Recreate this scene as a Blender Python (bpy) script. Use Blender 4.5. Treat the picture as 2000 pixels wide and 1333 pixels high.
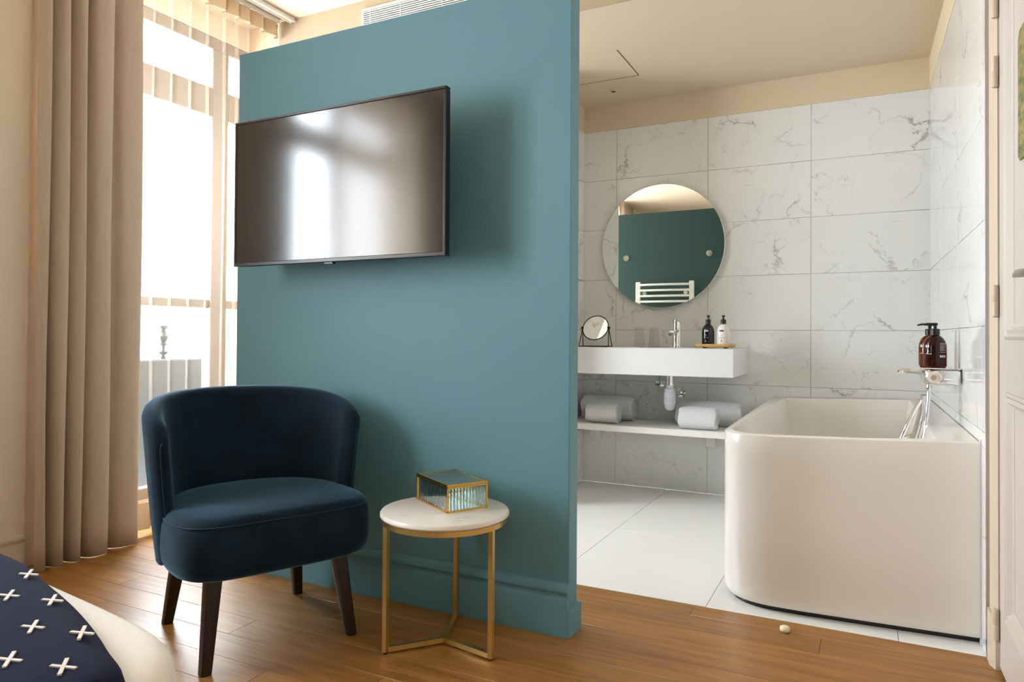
import bpy, bmesh, math, random
from mathutils import Vector, Matrix

# ------------------------------------------------------------------ scene reset
for o in list(bpy.data.objects):
    bpy.data.objects.remove(o)
S = bpy.context.scene
COL = S.collection
random.seed(7)

# ------------------------------------------------------------------ camera
cam_d = bpy.data.cameras.new('camera')
cam = bpy.data.objects.new('camera', cam_d)
COL.objects.link(cam)
cam_d.sensor_width = 36.0
cam_d.lens = 1370.52 / 2000 * 36.0
cam_d.shift_y = -0.0141
cam_d.clip_start = 0.02
R3 = Vector((0.89282452, 0.45036113, 0.00626232))
U3 = Vector((-0.000398735, -0.01311343, 0.99991394))
F3 = Vector((-0.4504045, 0.89275018, 0.01152842))
cam.matrix_world = Matrix((
    (R3.x, U3.x, -F3.x, 0.0),
    (R3.y, U3.y, -F3.y, 0.0),
    (R3.z, U3.z, -F3.z, 0.9905),
    (0, 0, 0, 1)))
S.camera = cam

# ------------------------------------------------------------------ world: bright overcast sky
w = bpy.data.worlds.new('overcast_sky')
S.world = w
w.use_nodes = True
bg = w.node_tree.nodes['Background']
bg.inputs['Color'].default_value = (0.93, 1.0, 1.09, 1)
bg.inputs['Strength'].default_value = 9.0

# sky portals: only tell the sampler where the windows are
def portal(name, y0, y1, z0, z1, x):
    l = bpy.data.lights.new(name, 'AREA')
    l.shape = 'RECTANGLE'
    l.size = z1 - z0
    l.size_y = y1 - y0
    l.cycles.is_portal = True
    o = bpy.data.objects.new(name, l)
    o.location = (x, (y0 + y1) / 2, (z0 + z1) / 2)
    o.rotation_euler = (0, -math.pi / 2, 0)
    COL.objects.link(o)
portal('window_portal', 1.72, 3.13, 0.1, 2.75, -3.56)
portal('window_portal_b', -0.75, 0.75, 0.8, 2.75, -3.56)

# ------------------------------------------------------------------ exposure
vs = S.view_settings
vs.view_transform = 'Standard'
vs.look = 'None'
vs.gamma = 1.0
vs.use_curve_mapping = False
vs.exposure = 1.64

# ------------------------------------------------------------------ helpers
def srgb(r, g, b):
    def f(c):
        c /= 255.0
        return c / 12.92 if c <= 0.04045 else ((c + 0.055) / 1.055) ** 2.4
    return (f(r), f(g), f(b), 1.0)

MATS = {}
def nt(name):
    m = bpy.data.materials.new(name)
    m.use_nodes = True
    t = m.node_tree
    return m, t, t.nodes['Principled BSDF']

def N(t, kind, **kw):
    n = t.nodes.new(kind)
    for k, v in kw.items():
        if k.startswith('i_'):
            n.inputs[k[2:].replace('_', ' ')].default_value = v
        else:
            setattr(n, k, v)
    return n

def mat(name, col, rough=0.5, metal=0.0, bump=0.0, bscale=60.0, var=0.0, vscale=4.0, sheen=0.0, coat=0.0, spec=0.5):
    """plain procedural material: slight colour variation + fine bump"""
    m, t, p = nt(name)
    p.inputs['Base Color'].default_value = col
    p.inputs['Roughness'].default_value = rough
    p.inputs['Metallic'].default_value = metal
    p.inputs['Specular IOR Level'].default_value = spec
    if coat:
        p.inputs['Coat Weight'].default_value = coat
        p.inputs['Coat Roughness'].default_value = 0.05
    if sheen:
        p.inputs['Sheen Weight'].default_value = sheen
        p.inputs['Sheen Roughness'].default_value = 0.35
    tc = N(t, 'ShaderNodeTexCoord')
    if var:
        n = N(t, 'ShaderNodeTexNoise', i_Scale=vscale, i_Detail=4.0)
        t.links.new(tc.outputs['Object'], n.inputs['Vector'])
        mx = N(t, 'ShaderNodeMix', data_type='RGBA')
        c = col
        mx.inputs['A'].default_value = (c[0] * (1 - var), c[1] * (1 - var), c[2] * (1 - var), 1)
        mx.inputs['B'].default_value = (min(1, c[0] * (1 + var)), min(1, c[1] * (1 + var)), min(1, c[2] * (1 + var)), 1)
        t.links.new(n.outputs['Fac'], mx.inputs['Factor'])
        t.links.new(mx.outputs['Result'], p.inputs['Base Color'])
    if bump:
        n2 = N(t, 'ShaderNodeTexNoise', i_Scale=bscale, i_Detail=3.0)
        t.links.new(tc.outputs['Object'], n2.inputs['Vector'])
        b = N(t, 'ShaderNodeBump', i_Strength=bump, i_Distance=0.01)
        t.links.new(n2.outputs['Fac'], b.inputs['Height'])
        t.links.new(b.outputs['Normal'], p.inputs['Normal'])
    MATS[name] = m
    return m

def smooth(me, ang=40):
    for p in me.polygons:
        p.use_smooth = True
    me.set_sharp_from_angle(angle=math.radians(ang))

def link(name, me, m, parent=None, ang=40):
    if m is not None:
        me.materials.clear()
        me.materials.append(m)
    smooth(me, ang)
    o = bpy.data.objects.new(name, me)
    COL.objects.link(o)
    if parent:
        o.parent = parent
    return o

def from_bm(name, bm, m, parent=None, ang=40, world=True):
    """link a bmesh; if the parent is an unrotated root and world, shift to local coordinates"""
    if parent is not None and world:
        off = Vector((0, 0, 0))
        q = parent
        while q is not None:
            off += q.location
            q = q.parent
        bmesh.ops.translate(bm, verts=bm.verts, vec=-off)
    bmesh.ops.recalc_face_normals(bm, faces=bm.faces)
    me = bpy.data.meshes.new(name)
    bm.to_mesh(me)
    bm.free()
    return link(name, me, m, parent, ang)

def tag(o, label=None, cat=None, group=None, kind=None):
    if label: o['label'] = label
    if cat: o['category'] = cat
    if group: o['group'] = group
    if kind: o['kind'] = kind
    return o

def empty(name, loc, label=None, cat=None, group=None, rz=0.0, kind=None):
    o = bpy.data.objects.new(name, None)
    o.location = loc
    o.rotation_euler = (0, 0, rz)
    o.empty_display_size = 0.1
    COL.objects.link(o)
    return tag(o, label, cat, group, kind)

def add_box(bm, x0, x1, y0, y1, z0, z1, bev=0.0, seg=2):
    r = bmesh.ops.create_cube(bm, size=1.0)
    vs_ = r['verts']
    sx, sy, sz = x1 - x0, y1 - y0, z1 - z0
    for v in vs_:
        v.co = Vector(((v.co.x + .5) * sx + x0, (v.co.y + .5) * sy + y0, (v.co.z + .5) * sz + z0))
    if bev > 0:
        es = set()
        for v in vs_:
            es.update(v.link_edges)
        bmesh.ops.bevel(bm, geom=list(es), offset=bev, segments=seg, profile=0.5, affect='EDGES')
    return bm

def box(x0, x1, y0, y1, z0, z1, bev=0.0, seg=2):
    return add_box(bmesh.new(), x0, x1, y0, y1, z0, z1, bev, seg)

def add_lathe(bm, prof, c=(0, 0, 0), seg=32, axis='z', sx=1.0, sy=1.0):
    rings = []
    for (r, z) in prof:
        ring = []
        for k in range(seg):
            a = 2 * math.pi * k / seg
            if axis == 'z':
                co = (c[0] + r * sx * math.cos(a), c[1] + r * sy * math.sin(a), c[2] + z)
            elif axis == 'x':
                co = (c[0] + z, c[1] + r * math.cos(a), c[2] + r * math.sin(a))
            else:
                co = (c[0] + r * math.cos(a), c[1] + z, c[2] + r * math.sin(a))
            ring.append(bm.verts.new(co))
        rings.append(ring)
    for a, b in zip(rings[:-1], rings[1:]):
        for k in range(seg):
            bm.faces.new((a[k], a[(k + 1) % seg], b[(k + 1) % seg], b[k]))
    if prof[0][0] > 1e-6: bm.faces.new(rings[0])
    if prof[-1][0] > 1e-6: bm.faces.new(rings[-1])
    bmesh.ops.remove_doubles(bm, verts=[v for r in rings for v in r], dist=1e-6)
    return bm

def lathe(prof, c=(0, 0, 0), seg=32, axis='z', sx=1.0, sy=1.0):
    return add_lathe(bmesh.new(), prof, c, seg, axis, sx, sy)

def add_tube(bm, pts, rad, seg=8, closed=False, square=False):
    pts = [Vector(p) for p in pts]
    n = len(pts)
    rings = []
    prev = None
    for i, p in enumerate(pts):
        if closed:
            d = (pts[(i + 1) % n] - pts[i - 1]).normalized()
        else:
            d = (pts[min(i + 1, n - 1)] - pts[max(i - 1, 0)]).normalized()
        if prev is None:
            ref = Vector((0, 0, 1)) if abs(d.z) < 0.9 else Vector((1, 0, 0))
            u = d.cross(ref).normalized()
        else:
            u = (prev - d * prev.dot(d)).normalized()
        prev = u
        v = d.cross(u)
        r = rad[i] if isinstance(rad, (list, tuple)) else rad
        ring = []
        for k in range(4 if square else seg):
            a = 2 * math.pi * (k + (.5 if square else 0)) / (4 if square else seg)
            rr = r * (math.sqrt(2) if square else 1)
            ring.append(bm.verts.new(p + (u * math.cos(a) + v * math.sin(a)) * rr))
        rings.append(ring)
    m_ = len(rings[0])
    pairs = list(zip(rings[:-1], rings[1:]))
    if closed: pairs.append((rings[-1], rings[0]))
    for a, b in pairs:
        for k in range(m_):
            bm.faces.new((a[k], a[(k + 1) % m_], b[(k + 1) % m_], b[k]))
    if not closed:
        bm.faces.new(rings[0]); bm.faces.new(rings[-1])
    return bm

def tube(pts, rad, seg=8, closed=False, square=False):
    return add_tube(bmesh.new(), pts, rad, seg, closed, square)

def add_prism(bm, poly, lo, hi, axis='z'):
    def co(p, h):
        if axis == 'z': return (p[0], p[1], h)
        if axis == 'x': return (h, p[0], p[1])
        return (p[0], h, p[1])
    a = [bm.verts.new(co(p, lo)) for p in poly]
    b = [bm.verts.new(co(p, hi)) for p in poly]
    n = len(poly)
    bm.faces.new(a); bm.faces.new(b)
    for k in range(n):
        bm.faces.new((a[k], a[(k + 1) % n], b[(k + 1) % n], b[k]))
    return bm

def prism(poly, lo, hi, axis='z'):
    return add_prism(bmesh.new(), poly, lo, hi, axis)

def spline(pts, closed=False, n=8):
    pts = [Vector(p) for p in pts]
    out = []
    m_ = len(pts)
    rng = m_ if closed else m_ - 1
    for i in range(rng):
        if closed:
            p0, p1, p2, p3 = pts[i - 1], pts[i], pts[(i + 1) % m_], pts[(i + 2) % m_]
        else:
            p0 = pts[max(i - 1, 0)]; p1 = pts[i]; p2 = pts[i + 1]; p3 = pts[min(i + 2, m_ - 1)]
        for k in range(n):
            t = k / n
            out.append(0.5 * ((2 * p1) + (p2 - p0) * t + (2 * p0 - 5 * p1 + 4 * p2 - p3) * t * t + (3 * p1 - p0 - 3 * p2 + p3) * t ** 3))
    if not closed: out.append(pts[-1])
    return out

def loft(rings, cap0=True, cap1=True, closed=True):
    bm = bmesh.new()
    R = [[bm.verts.new(p) for p in r] for r in rings]
    n = len(R[0])
    for a, b in zip(R[:-1], R[1:]):
        for k in range(n if closed else n - 1):
            bm.faces.new((a[k], a[(k + 1) % n], b[(k + 1) % n], b[k]))
    if cap0: bm.faces.new(R[0])
    if cap1: bm.faces.new(R[-1])
    return bm

# ------------------------------------------------------------------ materials
paint_cream = mat('cream_wall_paint', srgb(232, 215, 192), 0.75, var=0.015, vscale=2, bump=0.04, bscale=150)
paint_ceil = mat('cream_ceiling_paint', srgb(226, 210, 186), 0.8, var=0.015, vscale=2)
paint_bath = mat('beige_bathroom_paint', srgb(224, 206, 176), 0.75, var=0.015, vscale=2)
paint_door = mat('warm_white_door_paint', srgb(200, 190, 181), 0.42, var=0.01, bump=0.02, bscale=90)
paint_trim = mat('warm_white_trim_paint', srgb(202, 186, 166), 0.42, var=0.01)
teal = mat('teal_wall_paint', srgb(99, 146, 161), 0.55, var=0.02, vscale=3, bump=0.03, bscale=200)
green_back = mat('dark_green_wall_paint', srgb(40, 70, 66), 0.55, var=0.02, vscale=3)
white_gloss = mat('white_acrylic', srgb(240, 238, 234), 0.16, var=0.005)
tub_gloss = mat('white_bath_acrylic', srgb(236, 230, 222), 0.14, var=0.005)
white_matt = mat('white_solid_surface', srgb(230, 230, 230), 0.32, var=0.005)
white_satin = mat('white_lacquer', srgb(235, 232, 226), 0.35, var=0.01)
chrome = mat('chrome', (0.82, 0.82, 0.83, 1), 0.07, 1.0, var=0.02)
nickel = mat('brushed_nickel', (0.55, 0.52, 0.48, 1), 0.3, 1.0, var=0.05, vscale=30)
brass = mat('brushed_brass', srgb(222, 194, 124), 0.34, 1.0, var=0.06, vscale=25)
gold = mat('polished_gold_metal', srgb(234, 190, 96), 0.22, 1.0, var=0.05, vscale=30)
black_plastic = mat('black_plastic', srgb(22, 20, 20), 0.3, var=0.1)
black_metal = mat('black_metal', srgb(18, 16, 15), 0.4, 0.3, var=0.1)
dark_void = mat('dark_duct', srgb(40, 32, 26), 0.9, var=0.1)
grout = mat('pale_grout', srgb(222, 219, 212), 0.8, var=0.05, vscale=30)
subfloor = mat('dark_subfloor', srgb(92, 62, 36), 0.9, var=0.1)
bronze_frame = mat('window_frame_paint', srgb(150, 132, 112), 0.5, var=0.03)
parapet_m = mat('grey_parapet_render', srgb(30, 29, 29), 0.8, var=0.05, vscale=8, bump=0.1)
linen = mat('white_bed_linen', srgb(236, 231, 224), 0.85, var=0.015, vscale=12, bump=0.15, bscale=240)
stitch = mat('ivory_embroidery', srgb(232, 224, 216), 0.8, var=0.05, vscale=120, bump=0.3, bscale=400)
legwood = mat('dark_stained_wood', srgb(32, 17, 13), 0.35, var=0.2, vscale=14)
towel_m = mat('white_terry', srgb(240, 240, 240), 0.95, var=0.02, vscale=40, bump=0.8, bscale=350)
bamboo = mat('bamboo', srgb(214, 168, 104), 0.5, var=0.08, vscale=12)
pvc = mat('white_pvc', srgb(232, 236, 242), 0.3, var=0.01)
print_white = mat('white_print', srgb(225, 222, 218), 0.5, var=0.02)
print_black = mat('black_print', srgb(40, 40, 42), 0.5, var=0.05)
bottle_black = mat('black_glossy_plastic', srgb(14, 13, 13), 0.15, var=0.1)
bottle_white = mat('white_glossy_plastic', srgb(236, 228, 222), 0.2, var=0.01)
rad_paint = mat('white_radiator_enamel', srgb(238, 236, 224), 0.3, var=0.01)
rubber_white = mat('ivory_doorstop', srgb(240, 226, 196), 0.35, var=0.03)

def make_marble(name, veinscale, base, vein, rough, strength, width=0.012, spec=0.5, perobj=True):
    m, t, p = nt(name)
    L = t.links.new
    tc = N(t, 'ShaderNodeTexCoord')
    geo = N(t, 'ShaderNodeNewGeometry')
    vec = geo.outputs['Position']
    if perobj:
        oi = N(t, 'ShaderNodeObjectInfo')
        mul = N(t, 'ShaderNodeMath', operation='MULTIPLY')
        mul.inputs[1].default_value = 173.0
        L(oi.outputs['Random'], mul.inputs[0])
        cmb = N(t, 'ShaderNodeCombineXYZ')
        for k in 'XYZ': L(mul.outputs[0], cmb.inputs[k])
        add = N(t, 'ShaderNodeVectorMath', operation='ADD')
        L(vec, add.inputs[0]); L(cmb.outputs[0], add.inputs[1])
        vec = add.outputs[0]
    # domain warp
    wn = N(t, 'ShaderNodeTexNoise', i_Scale=veinscale * 2.2, i_Detail=6.0, i_Roughness=0.62)
    L(vec, wn.inputs['Vector'])
    sc = N(t, 'ShaderNodeVectorMath', operation='SCALE'); sc.inputs['Scale'].default_value = 0.42 / veinscale * 2.0
    sub = N(t, 'ShaderNodeVectorMath', operation='SUBTRACT'); sub.inputs[1].default_value = (.5, .5, .5)
    L(wn.outputs['Color'], sub.inputs[0]); L(sub.outputs[0], sc.inputs[0])
    wv = N(t, 'ShaderNodeVectorMath', operation='ADD')
    L(vec, wv.inputs[0]); L(sc.outputs[0], wv.inputs[1])
    def vein_layer(scale, wdt, mlo, mhi, mscale):
        n = N(t, 'ShaderNodeTexVoronoi', feature='DISTANCE_TO_EDGE', i_Scale=scale)
        L(wv.outputs[0], n.inputs['Vector'])
        rp = N(t, 'ShaderNodeMapRange', interpolation_type='SMOOTHSTEP')
        rp.inputs['From Min'].default_value = 0.0; rp.inputs['From Max'].default_value = wdt
        rp.inputs['To Min'].default_value = 1.0; rp.inputs['To Max'].default_value = 0.0
        L(n.outputs['Distance'], rp.inputs['Value'])
        mk = N(t, 'ShaderNodeTexNoise', i_Scale=mscale, i_Detail=3.0)
        L(vec, mk.inputs['Vector'])
        mr = N(t, 'ShaderNodeMapRange')
        mr.inputs['From Min'].default_value = mlo; mr.inputs['From Max'].default_value = mhi
        L(mk.outputs['Fac'], mr.inputs['Value'])
        mm = N(t, 'ShaderNodeMath', operation='MULTIPLY')
        L(rp.outputs['Result'], mm.inputs[0]); L(mr.outputs['Result'], mm.inputs[1])
        return mm.outputs[0]
    a = vein_layer(veinscale, width * 1.6, 0.47, 0.66, veinscale * 1.6)
    b = vein_layer(veinscale * 2.3, width * 1.2, 0.54, 0.70, veinscale * 2.1)
    c = vein_layer(veinscale, width * 7, 0.52, 0.75, veinscale * 1.6)
    c2 = N(t, 'ShaderNodeMath', operation='MULTIPLY'); c2.inputs[1].default_value = 0.22
    L(c, c2.inputs[0])
    mx1 = N(t, 'ShaderNodeMath', operation='MAXIMUM'); L(a, mx1.inputs[0]); L(b, mx1.inputs[1])
    ad = N(t, 'ShaderNodeMath', operation='ADD', use_clamp=True); L(mx1.outputs[0], ad.inputs[0]); L(c2.outputs[0], ad.inputs[1])
    st = N(t, 'ShaderNodeMath', operation='MULTIPLY'); st.inputs[1].default_value = strength
    L(ad.outputs[0], st.inputs[0])
    mix = N(t, 'ShaderNodeMix', data_type='RGBA')
    mix.inputs['A'].default_value = base; mix.inputs['B'].default_value = vein
    L(st.outputs[0], mix.inputs['Factor']); L(mix.outputs['Result'], p.inputs['Base Color'])
    p.inputs['Roughness'].default_value = rough
    p.inputs['Specular IOR Level'].default_value = spec
    return m

marble_tile = make_marble('veined_marble_tile', 2.2, srgb(237, 236, 233), srgb(126, 114, 104), 0.05, 0.6)
marble_top = make_marble('white_marble', 4.0, srgb(236, 230, 224), srgb(150, 142, 136), 0.25, 0.7, 0.03, perobj=False)
floor_tile_m = mat('white_floor_tile', srgb(238, 237, 234), 0.28, var=0.01, vscale=3)

def make_wood():
    m, t, p = nt('oak_plank')
    L = t.links.new
    tc = N(t, 'ShaderNodeTexCoord'); oi = N(t, 'ShaderNodeObjectInfo'); geo = N(t, 'ShaderNodeNewGeometry')
    mul = N(t, 'ShaderNodeMath', operation='MULTIPLY'); mul.inputs[1].default_value = 91.0
    L(oi.outputs['Random'], mul.inputs[0])
    cmb = N(t, 'ShaderNodeCombineXYZ')
    for k in 'XYZ': L(mul.outputs[0], cmb.inputs[k])
    add = N(t, 'ShaderNodeVectorMath', operation='ADD')
    L(geo.outputs['Position'], add.inputs[0]); L(cmb.outputs[0], add.inputs[1])
    mp = N(t, 'ShaderNodeMapping'); mp.inputs['Scale'].default_value = (1.6, 22.0, 22.0)
    L(add.outputs[0], mp.inputs['Vector'])
    n1 = N(t, 'ShaderNodeTexNoise', i_Scale=1.6, i_Detail=7.0, i_Roughness=0.6, i_Distortion=0.6)
    L(mp.outputs['Vector'], n1.inputs['Vector'])
    mp2 = N(t, 'ShaderNodeMapping'); mp2.inputs['Scale'].default_value = (6.0, 120.0, 120.0)
    L(add.outputs[0], mp2.inputs['Vector'])
    n2 = N(t, 'ShaderNodeTexNoise', i_Scale=2.0, i_Detail=3.0)
    L(mp2.outputs['Vector'], n2.inputs['Vector'])
    cr = N(t, 'ShaderNodeValToRGB')
    cr.color_ramp.elements[0].position = 0.3; cr.color_ramp.elements[0].color = srgb(132, 87, 33)
    cr.color_ramp.elements[1].position = 0.72; cr.color_ramp.elements[1].color = srgb(172, 125, 57)
    L(n1.outputs['Fac'], cr.inputs['Fac'])
    mx = N(t, 'ShaderNodeMix', data_type='RGBA', blend_type='MULTIPLY')
    mx.inputs['Factor'].default_value = 0.35
    mr = N(t, 'ShaderNodeMapRange'); mr.inputs['From Min'].default_value = 0.35; mr.inputs['From Max'].default_value = 0.55
    mr.inputs['To Min'].default_value = 0.72; mr.inputs['To Max'].default_value = 1.0
    L(n2.outputs['Fac'], mr.inputs['Value'])
    L(cr.outputs['Color'], mx.inputs['A']); L(mr.outputs['Result'], mx.inputs['B'])
    mv = N(t, 'ShaderNodeMix', data_type='RGBA', blend_type='MULTIPLY'); mv.inputs['Factor'].default_value = 1.0
    rv = N(t, 'ShaderNodeMapRange'); rv.inputs['To Min'].default_value = 0.86; rv.inputs['To Max'].default_value = 1.08
    L(oi.outputs['Random'], rv.inputs['Value'])
    L(mx.outputs['Result'], mv.inputs['A']); L(rv.outputs['Result'], mv.inputs['B'])
    L(mv.outputs['Result'], p.inputs['Base Color'])
    p.inputs['Roughness'].default_value = 0.38
    p.inputs['Specular IOR Level'].default_value = 0.7
    b = N(t, 'ShaderNodeBump', i_Strength=0.08, i_Distance=0.004)
    L(n2.outputs['Fac'], b.inputs['Height']); L(b.outputs['Normal'], p.inputs['Normal'])
    return m
oak = make_wood()

def make_velvet():
    m, t, p = nt('navy_velvet')
    L = t.links.new
    tc = N(t, 'ShaderNodeTexCoord')
    n = N(t, 'ShaderNodeTexNoise', i_Scale=7.0, i_Detail=5.0, i_Roughness=0.65)
    L(tc.outputs['Object'], n.inputs['Vector'])
    cr = N(t, 'ShaderNodeValToRGB')
    cr.color_ramp.elements[0].position = 0.35; cr.color_ramp.elements[0].color = srgb(7, 20, 33)
    cr.color_ramp.elements[1].position = 0.7; cr.color_ramp.elements[1].color = srgb(15, 38, 57)
    L(n.outputs['Fac'], cr.inputs['Fac']); L(cr.outputs['Color'], p.inputs['Base Color'])
    p.inputs['Roughness'].default_value = 0.8
    p.inputs['Specular IOR Level'].default_value = 0.2
    p.inputs['Sheen Weight'].default_value = 0.75
    p.inputs['Sheen Roughness'].default_value = 0.4
    p.inputs['Sheen Tint'].default_value = srgb(120, 165, 195)
    n2 = N(t, 'ShaderNodeTexNoise', i_Scale=420.0)
    L(tc.outputs['Object'], n2.inputs['Vector'])
    b = N(t, 'ShaderNodeBump', i_Strength=0.15, i_Distance=0.003)
    L(n2.outputs['Fac'], b.inputs['Height']); L(b.outputs['Normal'], p.inputs['Normal'])
    return m
velvet = make_velvet()

def make_cloth(name, col, col2, wscale, transl=0.0, rough=0.9, sheen=0.2):
    m, t, p = nt(name)
    L = t.links.new
    tc = N(t, 'ShaderNodeTexCoord')
    mp = N(t, 'ShaderNodeMapping'); mp.inputs['Scale'].default_value = (1, 1, 0.12)
    L(tc.outputs['Object'], mp.inputs['Vector'])
    n = N(t, 'ShaderNodeTexNoise', i_Scale=wscale, i_Detail=4.0)
    L(mp.outputs['Vector'], n.inputs['Vector'])
    mx = N(t, 'ShaderNodeMix', data_type='RGBA'); mx.inputs['A'].default_value = col; mx.inputs['B'].default_value = col2
    L(n.outputs['Fac'], mx.inputs['Factor']); L(mx.outputs['Result'], p.inputs['Base Color'])
    p.inputs['Roughness'].default_value = rough
    p.inputs['Specular IOR Level'].default_value = 0.15
    p.inputs['Sheen Weight'].default_value = sheen
    b = N(t, 'ShaderNodeBump', i_Strength=0.25, i_Distance=0.003)
    L(n.outputs['Fac'], b.inputs['Height']); L(b.outputs['Normal'], p.inputs['Normal'])
    if transl:
        tr = N(t, 'ShaderNodeBsdfTranslucent'); L(mx.outputs['Result'], tr.inputs['Color'])
        ms = N(t, 'ShaderNodeMixShader'); ms.inputs['Fac'].default_value = transl
        out = t.nodes['Material Output']
        L(p.outputs[0], ms.inputs[1]); L(tr.outputs[0], ms.inputs[2]); L(ms.outputs[0], out.inputs['Surface'])
    return m
drape_m = make_cloth('taupe_drape', srgb(206, 189, 170), srgb(190, 170, 150), 130.0, 0.08)
throw_m = make_cloth('navy_throw', srgb(12, 15, 38), srgb(20, 25, 56), 150.0, sheen=0.0)

def make_sheer(name='sheer_voile', lo=0.045, hi=0.075):
    m = bpy.data.materials.new(name); m.use_nodes = True
    t = m.node_tree; t.nodes.remove(t.nodes['Principled BSDF'])
    L = t.links.new
    tc = N(t, 'ShaderNodeTexCoord')
    mp = N(t, 'ShaderNodeMapping'); mp.inputs['Scale'].default_value = (1, 1, 1)
    L(tc.outputs['Object'], mp.inputs['Vector'])
    wv = N(t, 'ShaderNodeTexWave', wave_type='BANDS', bands_direction='Z', i_Scale=42.0, i_Distortion=0.6)
    L(mp.outputs['Vector'], wv.inputs['Vector'])
    fr = N(t, 'ShaderNodeMapRange'); fr.inputs['To Min'].default_value = lo; fr.inputs['To Max'].default_value = hi
    L(wv.outputs['Fac'], fr.inputs['Value'])
    tp = N(t, 'ShaderNodeBsdfTransparent')
    tl = N(t, 'ShaderNodeBsdfTranslucent'); tl.inputs['Color'].default_value = srgb(244, 232, 214)
    df = N(t, 'ShaderNodeBsdfDiffuse'); df.inputs['Color'].default_value = srgb(240, 226, 206)
    m1 = N(t, 'ShaderNodeMixShader'); m1.inputs['Fac'].default_value = 0.4
    L(tl.outputs[0], m1.inputs[1]); L(df.outputs[0], m1.inputs[2])
    m2 = N(t, 'ShaderNodeMixShader')
    L(fr.outputs['Result'], m2.inputs['Fac']); L(tp.outputs[0], m2.inputs[1]); L(m1.outputs[0], m2.inputs[2])
    L(m2.outputs[0], t.nodes['Material Output'].inputs['Surface'])
    return m
sheer_m = make_sheer()
sheer_dense = make_sheer('lined_voile', 0.5, 0.58)
sheer_tape = make_cloth('sheer_header_tape', srgb(206, 180, 146), srgb(196, 168, 132), 90.0, 0.12)

def thin_glass(name, tint=(0.97, 0.98, 0.98, 1), gl=0.06):
    m = bpy.data.materials.new(name); m.use_nodes = True
    t = m.node_tree; t.nodes.remove(t.nodes['Principled BSDF'])
    L = t.links.new
    tp = N(t, 'ShaderNodeBsdfTransparent'); tp.inputs['Color'].default_value = tint
    g = N(t, 'ShaderNodeBsdfGlossy'); g.inputs['Roughness'].default_value = 0.02
    fz = N(t, 'ShaderNodeFresnel'); fz.inputs['IOR'].default_value = 1.45
    nn = N(t, 'ShaderNodeTexNoise', i_Scale=3.0)
    mr = N(t, 'ShaderNodeMapRange'); mr.inputs['To Min'].default_value = 0.95; mr.inputs['To Max'].default_value = 1.0
    L(nn.outputs['Fac'], mr.inputs['Value'])
    gb = N(t, 'ShaderNodeNewGeometry')
    fr0 = N(t, 'ShaderNodeMath', operation='SUBTRACT'); fr0.inputs[0].default_value = 1.0; L(gb.outputs['Backfacing'], fr0.inputs[1])
    fm = N(t, 'ShaderNodeMath', operation='MULTIPLY'); L(mr.outputs['Result'], fm.inputs[0]); L(fr0.outputs[0], fm.inputs[1])
    mu = N(t, 'ShaderNodeMath', operation='MULTIPLY'); L(fz.outputs[0], mu.inputs[0]); L(fm.outputs[0], mu.inputs[1])
    ms = N(t, 'ShaderNodeMixShader')
    L(mu.outputs[0], ms.inputs['Fac']); L(tp.outputs[0], ms.inputs[1]); L(g.outputs[0], ms.inputs[2])
    L(ms.outputs[0], t.nodes['Material Output'].inputs['Surface'])
    return m
pane_glass = thin_glass('window_glass')
tumbler_glass = thin_glass('tumbler_glass', (0.985, 0.985, 0.98, 1))

def solid_glass(name, col, rough=0.02, ior=1.45):
    m, t, p = nt(name)
    p.inputs['Base Color'].default_value = col
    p.inputs['Transmission Weight'].default_value = 1.0
    p.inputs['Roughness'].default_value = rough
    p.inputs['IOR'].default_value = ior
    n = N(t, 'ShaderNodeTexNoise', i_Scale=9.0)
    b = N(t, 'ShaderNodeBump', i_Strength=0.01, i_Distance=0.002)
    t.links.new(n.outputs['Fac'], b.inputs['Height']); t.links.new(b.outputs['Normal'], p.inputs['Normal'])
    return m
ribbed_glass = thin_glass('ribbed_glass', (0.86, 0.93, 0.93, 1))
amber = solid_glass('amber_plastic', srgb(112, 48, 15), 0.05, 1.4)

def make_mirror(name, col=(0.93, 0.93, 0.9, 1)):
    m, t, p = nt(name)
    p.inputs['Metallic'].default_value = 1.0
    p.inputs['Roughness'].default_value = 0.0
    n = N(t, 'ShaderNodeTexNoise', i_Scale=2.0)
    mx = N(t, 'ShaderNodeMix', data_type='RGBA'); mx.inputs['A'].default_value = col
    mx.inputs['B'].default_value = (col[0] * .99, col[1] * .99, col[2] * .99, 1)
    t.links.new(n.outputs['Fac'], mx.inputs['Factor']); t.links.new(mx.outputs['Result'], p.inputs['Base Color'])
    return m
mirror_m = make_mirror('mirror_silver')
edge_glass = mat('mirror_edge', srgb(205, 215, 212), 0.2, var=0.02)

def make_screen():
    m, t, p = nt('lcd_screen')
    p.inputs['Base Color'].default_value = srgb(30, 24, 22)
    p.inputs['Specular IOR Level'].default_value = 0.9
    n = N(t, 'ShaderNodeTexNoise', i_Scale=3.0)
    mr = N(t, 'ShaderNodeMapRange'); mr.inputs['To Min'].default_value = 0.12; mr.inputs['To Max'].default_value = 0.15
    t.links.new(n.outputs['Fac'], mr.inputs['Value']); t.links.new(mr.outputs['Result'], p.inputs['Roughness'])
    return m
screen_m = make_screen()

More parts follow.
